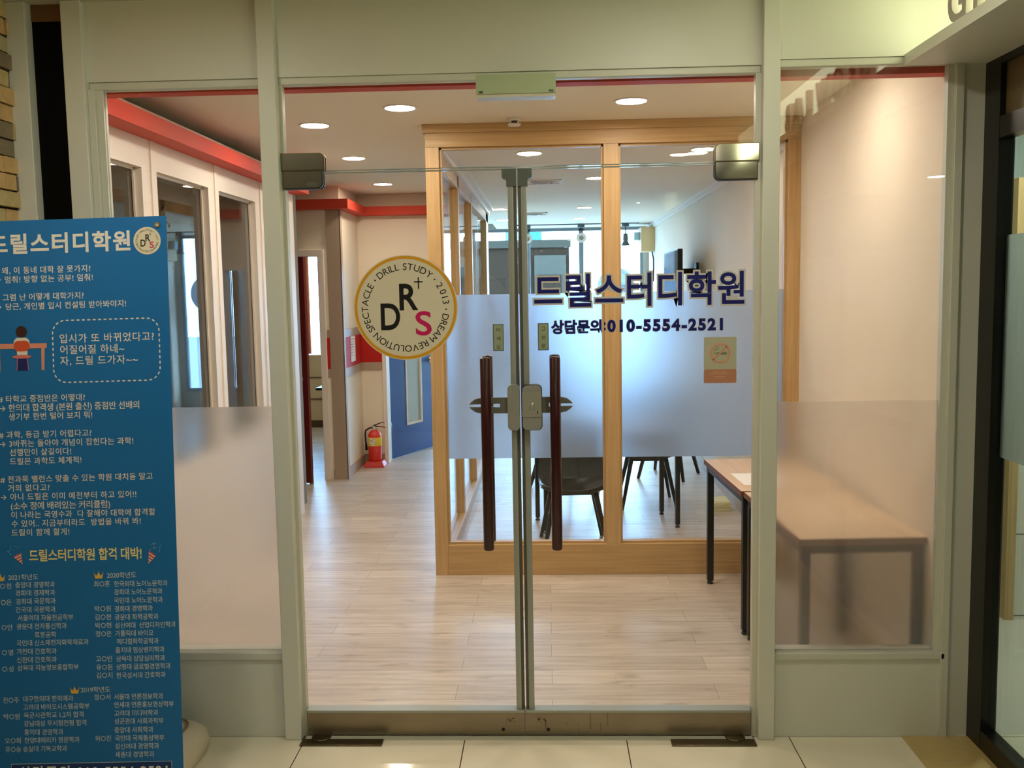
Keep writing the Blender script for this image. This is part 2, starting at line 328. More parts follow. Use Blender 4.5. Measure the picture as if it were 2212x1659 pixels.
trimset('trim_7', [(.831, 1.462, -.03, .06, .303, .33, .004), (.831, 1.3, -.014, .03, 2.468, 2.496, .004), (1.425, 1.446, -.012, .02, .33, 2.475), (1.446, 1.476, -.03, .06, 0, 2.475, .003)], PAINTD, 'putty frame and sill of the right side window')
trimset('trim_8', [(1.476, 1.6, -.012, .1, 0, 2.475)], PAINT, 'putty white corner pillar beside the dark shopfront frame')
b = bx(-1.858, -1.728, -.002, .03, 0, 2.70); tag(struct('window_1', b, mat('black_panel', (3, 3, 3), .4, spec=.1), 'tall black panel in the left of the shopfront', 'window'))
obj('top_panel', bx(-1.858, -1.728, -.006, .03, 2.70, HC), mat('brown_board', (120, 82, 46), .7, noise=.15, nscale=60), bpy.data.objects['window_1'])
# side windows: clear pane with frosted film on the lower part
def pane(bm, x0, x1, z0, z1, y=0, t=.006): box(bm, x0, x1, y-t, y+t, z0, z1, 0)
for n, x0, x1, z0, z1, fz, lab in (('window_2', -1.606, -1.024, .338, 2.45, 1.281, 'left side window with frosted lower half behind the blue banner'), ('window_3', .831, 1.446, .33, 2.475, 1.273, 'right side window with frosted lower half beside the corner pillar')):
    b = BM(); pane(b, x0, x1, z0, z1); w = struct(n, b, GLASSW if x0 > 0 else GLASS, lab, 'window')
    f = obj('frosted_film', bx(x0+.001, x1-.001, .0075, .0095, z0+.001, fz), FILMW, w); f['label'] = 'frosted film'
# transom light over the doors
b = BM(); pane(b, -.947, .753, 2.145, 2.452); w = struct('window_4', b, GLASS, 'clear transom pane above the glass doors', 'window')
obj('lower_edge', bx(-.947, .753, -.0062, .0062, 2.1435, 2.147), GEDGE, w)
def patch(bm, x0, x1, z0, z1, corner, r=.018):
    """clamp plate with one or two rounded corners, proud of both glass faces"""
    p = rrect(x0, x1, z0, z1, r); k = 7; q = []
    for i, (cx, cz) in enumerate(((x1, z1), (x0, z1), (x0, z0), (x1, z0))): q += p[i*k:(i+1)*k] if i in corner else [(cx, cz)]
    prism(bm, q, -.022, -.007); prism(bm, q, .007, .022)
def patchrim(bm, x0, x1, z0, z1, corner, r=.018):
    p = rrect(x0-.003, x1+.003, z0-.003, z1+.003, r+.003); k = 7; q = []
    for i, (cx, cz) in enumerate(((x1+.003, z1+.003), (x0-.003, z1+.003), (x0-.003, z0-.003), (x1+.003, z0-.003))): q += p[i*k:(i+1)*k] if i in corner else [(cx, cz)]
    prism(bm, q, -.019, -.007); prism(bm, q, .007, .019)
DIM = mat('dimmed_polished_steel', (142, 138, 120), .22, metal=.9, noise=.1, nscale=12)  # left clamps: polished steel with its duller reflection put into the colour
for x0, x1, c, m in ((-.958, -.803, (0,), DIM), (.61, .763, (1,), CHROME)):
    b = BM(); patch(b, x0, x1, 2.148, 2.206, c); p = obj('glass_clamp', b, m, w)
    b = BM(); patchrim(b, x0, x1, 2.148, 2.206, c); obj('clamp_edge', b, BRONZE, p)

# ---------------------------------------------------------------- the two glass door leaves
def leaf(n, x0, x1, seam, lab):
    s = 1 if seam > (x0+x1)/2 else -1                               # side of the meeting edge
    b = BM(); pane(b, x0, x1, .09, 2.138); d = struct(n, b, GLASS, lab, 'door')
    obj('top_edge', bx(x0, x1, -.0062, .0062, 2.135, 2.1395), GEDGE, d)
    r = BM(); box(r, x0, x1, -.022, .022, .006, .104, 0, .003); r = obj('bottom_rail', r, STEEL, d)
    b = BM(); box(b, x0+.002, x1-.002, -.0245, .0245, .096, .106, 0, .001); obj('rail_cap', b, ALU, r)
    if s < 0:
        b = BM()
        for u, z0, z1 in ((.075, .03, .07), (.155, .045, .06), (.2, .012, .055), (.245, .03, .095), (.285, .02, .06), (.31, .04, .098)):
            w_ = random.uniform(.0015, .003); prism(b, [(seam+u-w_, z1), (seam+u-w_*1.3, z0+.004), (seam+u, z0), (seam+u+w_*1.3, z0+.004), (seam+u+w_, z1)], -.0228, -.0216)
        obj('drip_mark', b, seethrough('dried_drip', (92, 78, 50), .22), r)
    b = BM(); cx = seam - s*.085; prism(b, disc(cx, .03, .0065, 20), -.0235, -.02); box(b, cx-.0045, cx+.0045, -.0242, -.023, .0292, .0308); box(b, cx-.0008, cx+.0008, -.0242, -.023, .0255, .0345); obj('screw', b, mat('dark_screw', (60, 48, 34), .5, metal=.7), r)
    b = BM(); cx = seam - s*.06
    for i in range(16):
        u = cx + random.uniform(-.017, .017); z = .066 + random.uniform(-.009, .009); box(b, u, u+random.uniform(.001, .005), -.0232, -.0215, z, z+random.uniform(.001, .004))
    obj('old_sticker', b, mat('sticker_remains', (56, 40, 26), .7), r)
    # meeting-edge profile: light strip and dark draught brush
    b = BM(); xs = (seam-s*.0335, seam-s*.0125); box(b, min(xs), max(xs), -.014, .014, .104, 2.085, 0, .002)
    box(b, min(xs)+.006, min(xs)+.008, -.0155, -.013, .104, 2.08); p = obj('edge_profile', b, ALU, d)
    b = BM(); xs = (seam-s*.0125, seam-s*.0018); box(b, min(xs), max(xs), -.011, .011, .104, 2.1, 0, .001); obj('draught_brush', b, ALUD, p)
    b = BM(); pr = [(0, 2.137), (0, 2.074), (.036, 2.074), (.036, 2.096), (.04, 2.101), (.048, 2.103), (.052, 2.108), (.052, 2.137)]; prism(b, [(seam-s*(.0015+u), z) for u, z in pr], -.017, .017); obj('end_cap', b, DARKPL, p)
    # hinge-side clamp under the transom
    hx = (x0-.006, x0+.134) if s > 0 else (x1-.14, x1+.006)
    b = BM(); patch(b, *hx, 2.083, 2.142, (3,) if s > 0 else (2,)); c = obj('glass_clamp', b, DIM if s > 0 else CHROME, d)
    b = BM(); patchrim(b, *hx, 2.083, 2.142, (3,) if s > 0 else (2,)); obj('clamp_edge', b, mat('dark_edge', (44, 42, 36), .4, metal=.5), c)
    if s > 0:
        b = BM(); prism(b, rrect(-.868, -.826, 2.088, 2.104, .003), -.0235, -.0215); q = obj('maker_plate', b, mat('plate_grey', (84, 82, 66), .5), c)
    # pull handle: a round timber bar outside and inside, on steel stand-offs
    hx = -.227 if s > 0 else .026
    for y in (-.062, .062):
        b = BM(); r_ = .0195
        lathe(b, [(0, .742), (r_*.8, .742), (r_, .747), (r_, 1.452), (r_*.8, 1.457), (0, 1.457)], (hx, y, 0), 28); h = obj('pull_handle', b, MAROON, d); h['label'] = 'dark maroon round bar handle'
        b = BM(); sg = -1 if y < 0 else 1
        for z in (.86, 1.34): tube(b, [(hx, sg*.006, z), (hx, sg*.046, z)], .009, 14)
        obj('standoff', b, CHROME, h)
    # lock: slotted fork plate round the handle and the housing on the edge
    b = BM(); u0, u1 = (-.291, -.145) if s > 0 else (-.03, .09); m0 = (-.222 if s > 0 else .03)
    tip = u0 if s > 0 else u1; inn = u1 if s > 0 else u0; dirn = 1 if s > 0 else -1
    for sg in (1, -1):
        zc = 1.2785; pts = [(tip, zc+sg*.0048), (tip+dirn*.008, zc+sg*.014), (tip+dirn*.022, zc+sg*.024), (tip+dirn*.045, zc+sg*.0295), (inn, zc+sg*.0295), (inn, zc+sg*.0065), (inn-dirn*.05, zc+sg*.0065), (inn-dirn*.053, zc+sg*.0048)]
        prism(b, pts, -.036, -.026)
    box(b, *sorted((inn-dirn*.032, inn)), -.036, -.026, 1.2715, 1.2855); fk = obj('lock_fork', b, mat('lock_grey', (134, 134, 124), .36, metal=.5), d)
    if s > 0:
        b = BM(); prism(b, rrect(-.149, -.1045, 1.187, 1.355, .016), -.05, -.014); lk = obj('lock_strike', b, mat('lock_silver', (166, 166, 158), .36, metal=.35), d)
    else:
        b = BM(); prism(b, rrect(-.096, -.022, 1.186, 1.3545, .018), -.046, -.014); lk = obj('lock_body', b, mat('lock_back', (60, 60, 52), .4, metal=.5), d)
        b = BM(); prism(b, rrect(-.094, -.0245, 1.189, 1.352, .017), -.056, -.044); obj('lock_cover', b, mat('lock_silver', (166, 166, 158), .36, metal=.35), lk)
        b = BM(); prism(b, rrect(-.0955, -.024, 1.237, 1.329, .003), -.0585, -.05); obj('lock_slide', b, mat('lock_slide', (164, 163, 150), .4, metal=.3), lk)
        b = BM(); lathe(b, [(0, 0), (.009, 0), (.0085, -.002), (0, -.003)], (-.059, -.0585, 1.278), 24, axis='Y'); bmesh.ops.scale(b, vec=(1, 1, 1.45), space=Matrix.Translation((.059, .0585, -1.278)), verts=b.verts); obj('lock_button', b, mat('lock_button', (176, 178, 166), .3, metal=.5), lk)
        b = BM(); box(b, -.0405, -.0375, -.0592, -.058, 1.248, 1.26); obj('lock_mark', b, BLACKV, lk)
    return d
leaf('door_1', -.945, -.1035, -.1035, 'left leaf of the frameless glass double door')
leaf('door_2', -.1015, .751, -.1015, 'right leaf of the frameless glass double door')
trimset('trim_9', [(-.947, .753, -.05, -.026, 0.0, .006)], mat('threshold_white', (200, 198, 180), .35), 'pale metal threshold strip under the glass doors')
for x0, x1, lab in ((-.957, -.644, 'dark steel floor cover plate under the left glass door'), (.443, .757, 'dark steel floor cover plate under the right glass door')):
    b = BM(); box(b, x0, x1, -.1, -.022, 0.0005, .0055, 0, .0015); lathe(b, [(0, .0075), (.03, .0075), (.04, .0056)], ((x0+.07 if x0 < 0 else x1-.07), -.035, 0), 20); single('floor_plate', b, mat('plate_steel', (112, 100, 78), .3, metal=.9, noise=.2, nscale=14), lab, 'metal plate', 'floor spring cover plates')

# ---------------------------------------------------------------- stickers and lettering on the glass
def gz(y): return lambda x, z: (x, y, z)
def logo(t, cx, cz, R, fn, mats, ringed=True, step=.0006):
    """round emblem: disc, ring, circling words and the three letters; fn(x, depth, z) places it"""
    disc_m, ring_m, txt_m, mag_m = mats
    b = BM(); prism(b, [(x, z) for x, z in disc(cx, cz, R, 96)], 0, -step, fn=fn); obj('emblem_disc', b, disc_m, t)
    if ringed: b = BM(); ring(b, cx, cz, R*.928, R*.981, -step, -2*step, fn=fn); obj('emblem_ring', b, ring_m, t)
    k = R/786; f2 = lambda x, z: fn(cx+x, -2*step, cz+z); b = BM(); rr = 565*k; h = 104*k
    arc_text(b, 'DRILL STUDY', -37, 37, rr, h, f2, 0); arc_text(b, '2013', 58, 83, rr, h, f2, 0); arc_text(b, 'DREAM REVOLUTION SPECTACLE', 104, 302.5, rr, h, f2, 0)
    for a in (47.2, 93.2, 312.8):
        a = math.radians(a); V = [b.verts.new(f2(610*k*math.sin(a)+x, 610*k*math.cos(a)+z)) for x, z in disc(0, 0, 12*k, 14)]; b.faces.new(V)
    obj('circling_words', b, txt_m, t, fix=False)
    b = BM(); q = lambda x0, x1, y0, y1: ((x0-798)*k, (x1-798)*k, (858-y1)*k, (858-y0)*k)
    box_text(b, 'D', *q(420, 712, 788, 1190), f2, .02); box_text(b, 'R', *q(708, 990, 500, 898), f2, .02)
    for r in (q(992, 1010, 405, 580), q(935, 1065, 465, 484)): b.faces.new([b.verts.new(f2(x, z)) for x, z in ((r[0], r[2]), (r[1], r[2]), (r[1], r[3]), (r[0], r[3]))])
    obj('letters', b, txt_m, t, fix=False)
    b = BM(); box_text(b, 'S', *q(942, 1185, 912, 1280), f2, .014); o = obj('magenta_letter', b, mag_m, t, fix=False); o['label'] = 'magenta letter S'
t = thing('logo_sticker', 'large round cream logo sticker with gold ring on left glass door', 'sticker', (-.521, -.007, 1.45))
logo(t, -.5205, 1.6425, .193, lambda x, y, z: (x, -.0065+y, z), (CREAMV, GOLDV, BLACKV, MAGV))
t = thing('academy_lettering', 'large navy Korean lettering with silver outline on right glass door', 'lettering', (.337, -.007, 1.634))
for nm, off, y, m in (('outline', .07, -.0068, GREYV), ('fill', .02, -.0076, NAVYV)):
    b = BM(); line_text(b, '드릴스터디학원', -.046-(off-.02)*.13, .718+(off-.02)*.13, 1.6955, .112, gz(y), off, lo=1.03); obj(nm, b, m, t, fix=False)
t = thing('phone_lettering', 'navy phone number lettering under the large lettering on right glass door', 'lettering', (.327, -.007, 1.538))
for nm, off, y, m in (('outline', .076, -.0068, GREYV), ('fill', .05, -.0076, NAVYV)):
    b = BM(); e = (off-.05)*.055
    line_text(b, '상담문의', .014-e, .199+e, 1.5625, .0455, gz(y), off-.012, lo=1.02); box_text(b, ':', .208-e, .2145+e, 1.546-e, 1.5785+e, gz(y), off); line_text(b, '010-5554-2521', .2205-e, .641+e, 1.5645, .0425, gz(y), off, em=.75, cen=.364); obj(nm, b, m, t, fix=False)
for txt, x0, x1, z0, z1, lab in (('미세요', -.2, -.1605, 1.478, 1.5765, 'small green push notice left of the door seam'), ('고정문', -.0345, .005, 1.4775, 1.5775, 'small green fixed-door notice right of the door seam')):
    t = thing('door_notice', lab, 'sticker', ((x0+x1)/2, -.007, z0), 'small upright notices on the glass doors')
    b = BM(); box(b, x0, x1, -.0074, -.0064, z0, z1); obj('border', b, mat('notice_border', (74, 98, 96), .5), t); b = BM(); box(b, x0+.003, x1-.003, -.008, -.0072, z0+.003, z1-.003); obj('notice_face', b, mat('notice_green', (156, 166, 136), .5), t)
    b = BM()
    for i, ch in enumerate(txt): box_text(b, ch, (x0+x1)/2-.0075, (x0+x1)/2+.0075, z1-.021-.0315*i-.0075, z1-.021-.0315*i+.0075, gz(-.0084), .004)
    obj('lettering', b, mat('notice_ink', (40, 56, 40), .6), t, fix=False)
t = thing('no_smoking_sticker', 'faded olive no-smoking sticker on right glass door', 'sticker', (.631, -.007, 1.347))
b = BM(); prism(b, rrect(.572, .6905, 1.3985, 1.5165, .004, 3), -.0066, -.0072); obj('sticker_top', b, seethrough('faded_olive', (198, 194, 162), .8), t)
b = BM(); prism(b, rrect(.572, .6905, 1.3475, 1.3985, .004, 3), -.0066, -.0072); o = obj('sticker_base', b, seethrough('faded_red', (200, 138, 106), .86), t); o['label'] = 'faded red lower band'
b = BM(); cx, cz = .631, 1.4575; ring(b, cx, cz, .031, .038, -.0074, -.008)
bar(b, (cx-.024, -.0077, cz-.024), (cx+.024, -.0077, cz+.024), .006, .0006, side=(.7, 0, -.7)); obj('prohibition_ring', b, mat('faded_ring', (214, 156, 128), .5), t)
b = BM(); box(b, cx-.012, cx+.024, -.0076, -.0071, cz-.005, cz+.003)
for u in (-.021, -.0165): box(b, cx+u, cx+u+.002, -.0076, -.0071, cz-.005, cz+.003)
for pts in ([(-.021, .006), (-.021, .013), (-.017, .015), (-.012, .015), (-.009, .018), (-.01, .023), (-.014, .026), (-.017, .024)], [(-.017, .006), (-.017, .011), (-.012, .012), (-.007, .013), (-.004, .017), (-.004, .021)]): tube(b, [(cx+u, -.0074, cz+v) for u, v in pts], .0006, 6)
obj('cigarette_symbol', b, mat('faded_green_ink', (120, 134, 104), .6), t)
b = BM()
for z, w, n in ((1.387, .05, 9), (1.38, .074, 14), (1.369, .04, 7)):
    for i in range(n): u = cx - w/2 + w*i/n; box(b, u, u+w/n*.6, -.0075, -.0071, z, z+.0028)
obj('fine_print', b, mat('faded_print', (226, 172, 130), .6), t)

# ---------------------------------------------------------------- box under the header, above the doors
t = thing('wall_unit', 'pale green plastic box with vent slits mounted under the header', 'wall unit', (-.098, -.05, 2.378))
b = BM(); prism(b, rrect(-.238, .042, 2.386, 2.452, .004, 3), -.095, -.016); obj('casing', b, mat('pale_green_plastic', (176, 190, 150), .4), t)
for x in (-.228, .018):
    b = BM()
    for i in range(4): box(b, x+i*.0042, x+i*.0042+.0022, -.0962, -.094, 2.3885, 2.396)
    obj('vent_grille', b, BLACKV, t)
b = BM(); prism(b, rrect(-.236, .04, 2.3755, 2.3865, .003, 3), -.09, -.02); obj('clear_lip', b, mat('milky_plastic', (214, 206, 180), .25), t)

# ---------------------------------------------------------------- lit sign ledge on the right
b = BM(); box(b, 1.268, 1.6, -3.4, -.02, 2.463, 2.5); struct('trim_10', b, PAINT, 'putty white soffit and ledge under the lit sign letters', 'trim')
b = BM(); box(b, 1.37, 1.6, -3.4, -.3, 2.5, HC); struct('wall_right', b, emit('lit_sign_board', (.95, 1, .62), 2.4), 'pale backing board behind the lit sign letters')
t = thing('sign_lettering', 'row of raised sign letters standing on the lit ledge at top right', 'sign', (1.3, -1, 2.5))
f = lambda y: (lambda u, v: (y, -u, v)); u = .36
for ch in 'GROW LAB':
    if ch == ' ': u += .08; continue
    v, fc = raw_text(ch, 1, .022); x0, x1 = span(v); k = .145/.73; w = (x1-x0)*k; b = BM()
    put(b, [(u+(x-x0)*k, 2.502 + max(y, 0)*k) for x, y in v], fc, f(1.275)); g = bmesh.ops.extrude_face_region(b, geom=b.faces[:])
    bmesh.ops.translate(b, vec=(.03, 0, 0), verts=[q for q in g['geom'] if isinstance(q, bmesh.types.BMVert)])
    obj('letter', b, mat('letter_face', (172, 162, 150), .45), t); u += w + .05
b = BM(); box(b, 1.325, 1.345, -3.2, -.2, 2.501, 2.512); o = obj('light_strip', b, LEDM, t); o['label'] = 'glowing strip behind the letters'

# ---------------------------------------------------------------- dark shopfront on the right side of the hall
b = BM()
for y0, y1 in ((-.125, -.012), (-1.75, -1.63), (-3.4, -3.28)): box(b, 1.555, 1.61, y0, y1, 0, 2.463)
for z0, z1 in ((0, .075), (2.19, 2.262), (2.44, 2.463)): box(b, 1.556, 1.609, -3.3, -.05, z0, z1)
fr = struct('window_5', b, mat('dark_bronze_frame', (26, 24, 16), .3, metal=.4), 'dark bronze framed shopfront at right edge of the hall', 'window')
obj('pane', bx(1.58, 1.59, -3.29, -.12, .07, 2.2), TINT, fr)
obj('fascia_panel', bx(1.575, 1.595, -3.29, -.12, 2.255, 2.445), mat('brown_fascia', (96, 80, 44), .5), fr)
obj('frosted_film', bx(1.592, 1.594, -3.28, -.125, 1.083, 1.86), frost('frosted_film_shop', (205, 208, 204), .35, .4), fr)
b = BM(); box(b, 1.56, 1.66, -8, -3.4, 0, HC); struct('wall_hall_side', b, mat('hall_back', None), 'plain hall wall beyond the dark shopfront')
b = BM(); box(b, 1.6, 4.8, 1.5, 1.6, 0, HC); box(b, 4.7, 4.8, -8, 1.6, 0, HC); struct('wall_shop', b, mat('shop_wall', (150, 158, 150), .6), 'grey inner walls of the neighbouring shop')
struct('floor_shop', bx(1.6, 4.8, 0.0, 1.6, -.06, 0), mat('shop_floor', (214, 206, 190), .3), 'pale floor of the neighbouring shop', 'floor')
struct('ceiling_shop', bx(1.6, 4.8, .06, 1.6, HC, HC+.1), HALLCEIL, 'ceiling of the neighbouring shop', 'ceiling')
single('tiled_screen', bx(2.33, 3.4, 1.25, 1.33, 0, 2.2), grid_mat('white_panel_tile', (228, 226, 212), (90, 90, 84), 1.2, .42, 2.3, .02, .006, .3, 'XZ'), 'white grooved panel screen inside the neighbouring shop', 'screen')
single('timber_post', bx(2.285, 2.33, 1.24, 1.3, 0, 2.2), OAKZ, 'slim tan timber post beside the white panel screen in the neighbouring shop', 'post')
trimset('trim_11', [(1.312, 1.556, -3.4, -.021, 0, .004)], mat('travertine', (196, 170, 112), .3, noise=.2, nscale=14, aniso=(1, 6, 1)), 'tan stone strip on the floor along the dark shopfront')
def downlight(name_mat, x, y, z, r, lab, grp):
    t = thing('ceiling_downlight', lab, 'ceiling light', (x, y, z), grp)
    b = BM(); ring(b, 0, 0, r, r+.012, 0, -.006, n=40, fn=lambda p, q, s: (x+p, y+s, z+q)); obj('rim', b, RIM, t)
    b = BM(); lathe(b, [(0, -.003), (r, -.003), (r, -.0005), (0, -.0005)], (x, y, z), 40); obj('lamp_disc', b, name_mat, t)
for x, y, lab in ((-1.3, -1.2, 'hall downlight in front of the left side window, nearer to the shopfront'), (.5, -1.0, 'hall downlight in front of the right glass door, nearer to the shopfront'), (-.12, -4.05, 'hall downlight behind the viewer on the left'), (1.2, -4.2, 'hall downlight behind the viewer on the right')):
    downlight(LAMPH, x, y, HC, .085, lab, 'hall downlights')
downlight(LAMPS, 3.9, -6.25, HC, .09, 'shop downlight mirrored in the right side window', 'shop downlights')
downlight(LAMPS, 2.3, .5, HC, .09, 'added unseen shop lamp brightening the white panel screen', 'shop downlights')  # added lamp out of view, brightens the shop interior

# ================================================================ office behind the glass
LC, MC, FY = 2.66, 2.585, 10.2      # lobby ceiling, meeting room ceiling, far window wall
struct('floor_office', bx(-4.6, 1.6, 0.0, FY+.1, -.06, 0), PLANK, 'greyed oak laminate floor of the office lobby', 'floor')
struct('ceiling_lobby', bx(-4.7, 1.6, .06, FY+.1, LC, HC+.1), CEILC, 'cream lobby ceiling with round downlights', 'ceiling')
struct('ceiling_meeting_room', bx(-.7, 1.47, 2.12, FY, MC, LC), CEILC, 'lower ceiling of the glazed meeting room', 'ceiling')
struct('wall_office_right', bx(1.46, 1.6, .06, FY, 0, LC), WALLC, 'cream right wall of the lobby and meeting room')
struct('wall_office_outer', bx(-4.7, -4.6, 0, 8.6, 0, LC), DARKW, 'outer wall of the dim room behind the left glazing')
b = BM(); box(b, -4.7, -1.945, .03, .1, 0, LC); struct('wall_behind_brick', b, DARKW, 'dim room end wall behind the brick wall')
# glazed wall on the left of the lobby
b = BM(); X0, X1 = -1.99, -1.92
for y0, y1, z0, z1 in ((.06, 3.75, 0, .8), (.06, 3.75, 2.315, 2.6), (.06, .3, .8, 2.315), (1.03, 1.2, .8, 2.315), (1.925, 2.09, .8, 2.315), (2.8, 3.75, .8, 2.315)): box(b, X0, X1, y0, y1, z0, z1)
for y in (1.13, 2.02, 2.9): box(b, -1.92, -1.913, y, y+.06, 0, 2.455)
struct('wall_office_left', b, WHITE, 'white framed glazed partition along the left of the lobby')
for i, (y0, y1, lab) in enumerate(((.3, 1.03, 'first dark pane of the left partition, nearest the shopfront'), (1.2, 1.925, 'second dark pane of the left partition, mirroring the far windows'), (2.09, 2.8, 'third dark pane of the left partition, nearest the doorway'))):
    struct('window_%d' % (6+i), bx(-1.974, -1.966, y0, y1, .8, 2.315), GLASSR, lab, 'window')
    tb = BM()
    for q in ((y0, y0+.012, .8, 2.315), (y1-.012, y1, .8, 2.315), (y0, y1, 2.303, 2.315), (y0, y1, .8, .812)): box(tb, -1.964, -1.955, *q)
    obj('bead', tb, WHITE, bpy.data.objects['window_%d' % (6+i)])
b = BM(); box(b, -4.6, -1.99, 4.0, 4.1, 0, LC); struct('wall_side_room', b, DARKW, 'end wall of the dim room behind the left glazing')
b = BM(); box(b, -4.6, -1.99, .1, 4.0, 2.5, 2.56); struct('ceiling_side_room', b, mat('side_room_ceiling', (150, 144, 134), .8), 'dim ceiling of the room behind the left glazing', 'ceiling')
# red cornices: boxed ledges under the ceiling
trimset('trim_12', [(-1.92, -1.8, .06, 3.78, 2.456, 2.535)], RED, 'red cornice along the left glazed partition')
trimset('trim_13', [(-1.8, 1.46, .065, .135, 2.452, 2.535)], RED, 'red cornice just behind the shopfront header')
trimset('trim_14', [(-3.6, -1.85, 4.93, 5.05, 2.452, 2.535), (-1.85, -1.745, 4.93, 5.73, 2.452, 2.535), (-1.85, -.69, 5.73, 5.85, 2.452, 2.535)], RED, 'red cornice stepping round the far lobby walls')
# far lobby walls with the two doorways
b = BM(); box(b, -4.6, -2.86, 5.05, 5.15, 0, LC); box(b, -2.05, -1.85, 5.05, 5.15, 0, LC); box(b, -2.86, -2.05, 5.05, 5.15, 2.04, LC); struct('wall_doorway', b, WALLC, 'cream wall around the maroon door')
b = BM(); box(b, -1.95, -1.85, 5.15, 6.0, 0, LC); struct('wall_return', b, WALLC, 'short cream side wall holding the white notice')
b = BM(); box(b, -1.85, -1.605, 5.85, 6.0, 0, LC); box(b, -.73, -.67, 5.85, 6.0, 0, LC); box(b, -1.605, -.73, 5.85, 6.0, 1.97, LC); struct('wall_corridor_end', b, WALLC, 'cream end wall around the blue door')
trimset('trim_15', [(-1.97, -1.845, 5.04, 5.05, 0, 2.452), (-1.85, -1.84, 5.04, 5.1, 0, 2.452)], TAUPE, 'taupe corner strip between the two doorways')
def band(n, q0, q1, axis, m, lab):
    b = BM()
    for x0, x1, y0, y1 in q0: box(b, x0, x1, y0, y1, *q1)
    return struct(n, b, m, lab, 'trim')
Q = [(-2.0, -1.97, 5.042, 5.05), (-1.85, -1.842, 5.1, 5.85), (-1.842, -1.64, 5.842, 5.85)]
b = BM()
for x0, x1, y0, y1 in Q: box(b, x0, x1, y0, y1, 1.304, 1.377); box(b, x0, x1, y0, y1, .94, 1.02)
for x0, x1, y0, y1 in Q[1:]: box(b, x0, x1, y0, y1, 0, .1)
box(b, -1.975, -1.97, 5.03, 5.05, 0, .1); struct('trim_16', b, TAUPE, 'taupe bands and skirting on the far lobby walls', 'trim')
b = BM()
for x0, x1, y0, y1 in Q: box(b, x0, x1, y0, y1, 1.02, 1.304)
struct('trim_17', b, REDP, 'red dado panel between the taupe bands', 'trim')
b = BM()
for q in ((-2.92, -2.86, 5.03, 5.16, 0, 2.04), (-2.06, -2.0, 5.03, 5.16, 0, 2.04), (-2.92, -2.0, 5.03, 5.16, 2.04, 2.1)): box(b, *q, 0, .004)
struct('trim_18', b, WHITE, 'white frame of the maroon door', 'trim')
b = BM()
for q in ((-1.64, -1.6, 5.83, 6.02, 0, 1.95), (-.76, -.73, 5.83, 6.02, 0, 1.95), (-1.64, -.73, 5.83, 6.02, 1.95, 1.985)): box(b, *q, 0, .003)
struct('trim_19', b, WHITE, 'white frame of the blue door', 'trim')
single('wall_notice', bx(-1.8415, -1.84, 5.33, 5.53, 1.06, 1.3), mat('paper_white', (244, 240, 240), .7), 'white printed notice sheet on the red dado panel', 'notice')
for z in (1.27, 1.245, 1.22, 1.195, 1.17, 1.145, 1.12):
    b = BM(); box(b, -1.8398, -1.8392, 5.345, 5.36+random.uniform(.0, .02), z, z+.01); box(b, -1.8398, -1.8392, 5.375, 5.39+random.uniform(.01, .09), z+.002, z+.007); obj('lettering', b, mat('print_ink', (90, 86, 90), .8), bpy.data.objects['wall_notice'])
# maroon door, standing ajar
def knob(parent, fn, side):
    b = BM(); prof = [(0, 0), (.032, 0), (.032, .006), (.012, .01), (.011, .03), (.022, .036), (.027, .05), (.022, .062), (0, .066)]
    lathe(b, [(r, side*h) for r, h in prof], (0, 0, 0), 20, axis='Y'); bmesh.ops.transform(b, matrix=fn, verts=b.verts); return obj('door_knob', b, mat('satin_steel', (190, 186, 174), .25, metal=1), parent)
a = math.atan2(4.835-5.035, .72); L = .73; M1 = Matrix.Translation((-2.83, 5.035, 0)) @ Matrix.Rotation(a, 4, 'Z')
b = BM(); box(b, 0, L, -.02, .02, .012, 2.03, 0, .002); bmesh.ops.transform(b, matrix=M1, verts=b.verts)
d3 = struct('door_3', b, mat('maroon_door', (104, 26, 24), .35, noise=.15, nscale=6), 'dark maroon door standing ajar at the far left doorway', 'door')
for sgn in (-1, 1): knob(d3, M1 @ Matrix.Translation((L-.075, sgn*.02, .95)), sgn)
b = BM(); box(b, L-.02, L, -.0215, .0215, .0, .014); bmesh.ops.transform(b, matrix=M1, verts=b.verts); obj('door_stop', b, mat('stop_grey', (120, 116, 110), .5), d3)
# blue door, swung inward, with a narrow frosted light
a = math.atan2(6.86-6.04, .362); L = .88; M2 = Matrix.Translation((-1.603, 6.035, 0)) @ Matrix.Rotation(a, 4, 'Z'); BLUE = mat('blue_laminate', (34, 82, 158), .38, noise=.12, nscale=5)
b = BM(); u0, u1, z0, z1 = .31, .6, .33, 1.8
for q in ((0, u0, .012, 1.94), (u1, L, .012, 1.94), (u0, u1, .012, z0), (u0, u1, z1, 1.94)): box(b, q[0], q[1], 0, .04, q[2], q[3])
bmesh.ops.transform(b, matrix=M2, verts=b.verts); d4 = struct('door_4', b, BLUE, 'blue door with narrow frosted glass strip beside the fire extinguisher', 'door')
b = BM(); box(b, u0, u1, .012, .028, z0, z1); bmesh.ops.transform(b, matrix=M2, verts=b.verts); obj('door_light', b, mat('door_glass', (172, 186, 182), .25, spec=.6), d4)
b = BM()
for q in ((u0-.012, u0+.012, z0-.012, z1+.012), (u1-.012, u1+.012, z0-.012, z1+.012), (u0, u1, z0-.012, z0+.012), (u0, u1, z1-.012, z1+.012)): box(b, q[0], q[1], -.006, .046, q[2], q[3])
bmesh.ops.transform(b, matrix=M2, verts=b.verts); obj('light_frame', b, WHITE, d4)
knob(d4, M2 @ Matrix.Translation((L-.08, 0, .97)), -1)
b = BM(); box(b, L-.03, L-.012, -.002, 0, .5, .53); bmesh.ops.transform(b, matrix=M2, verts=b.verts); obj('white_tab', b, mat('paper_white', None), d4)
b = BM()
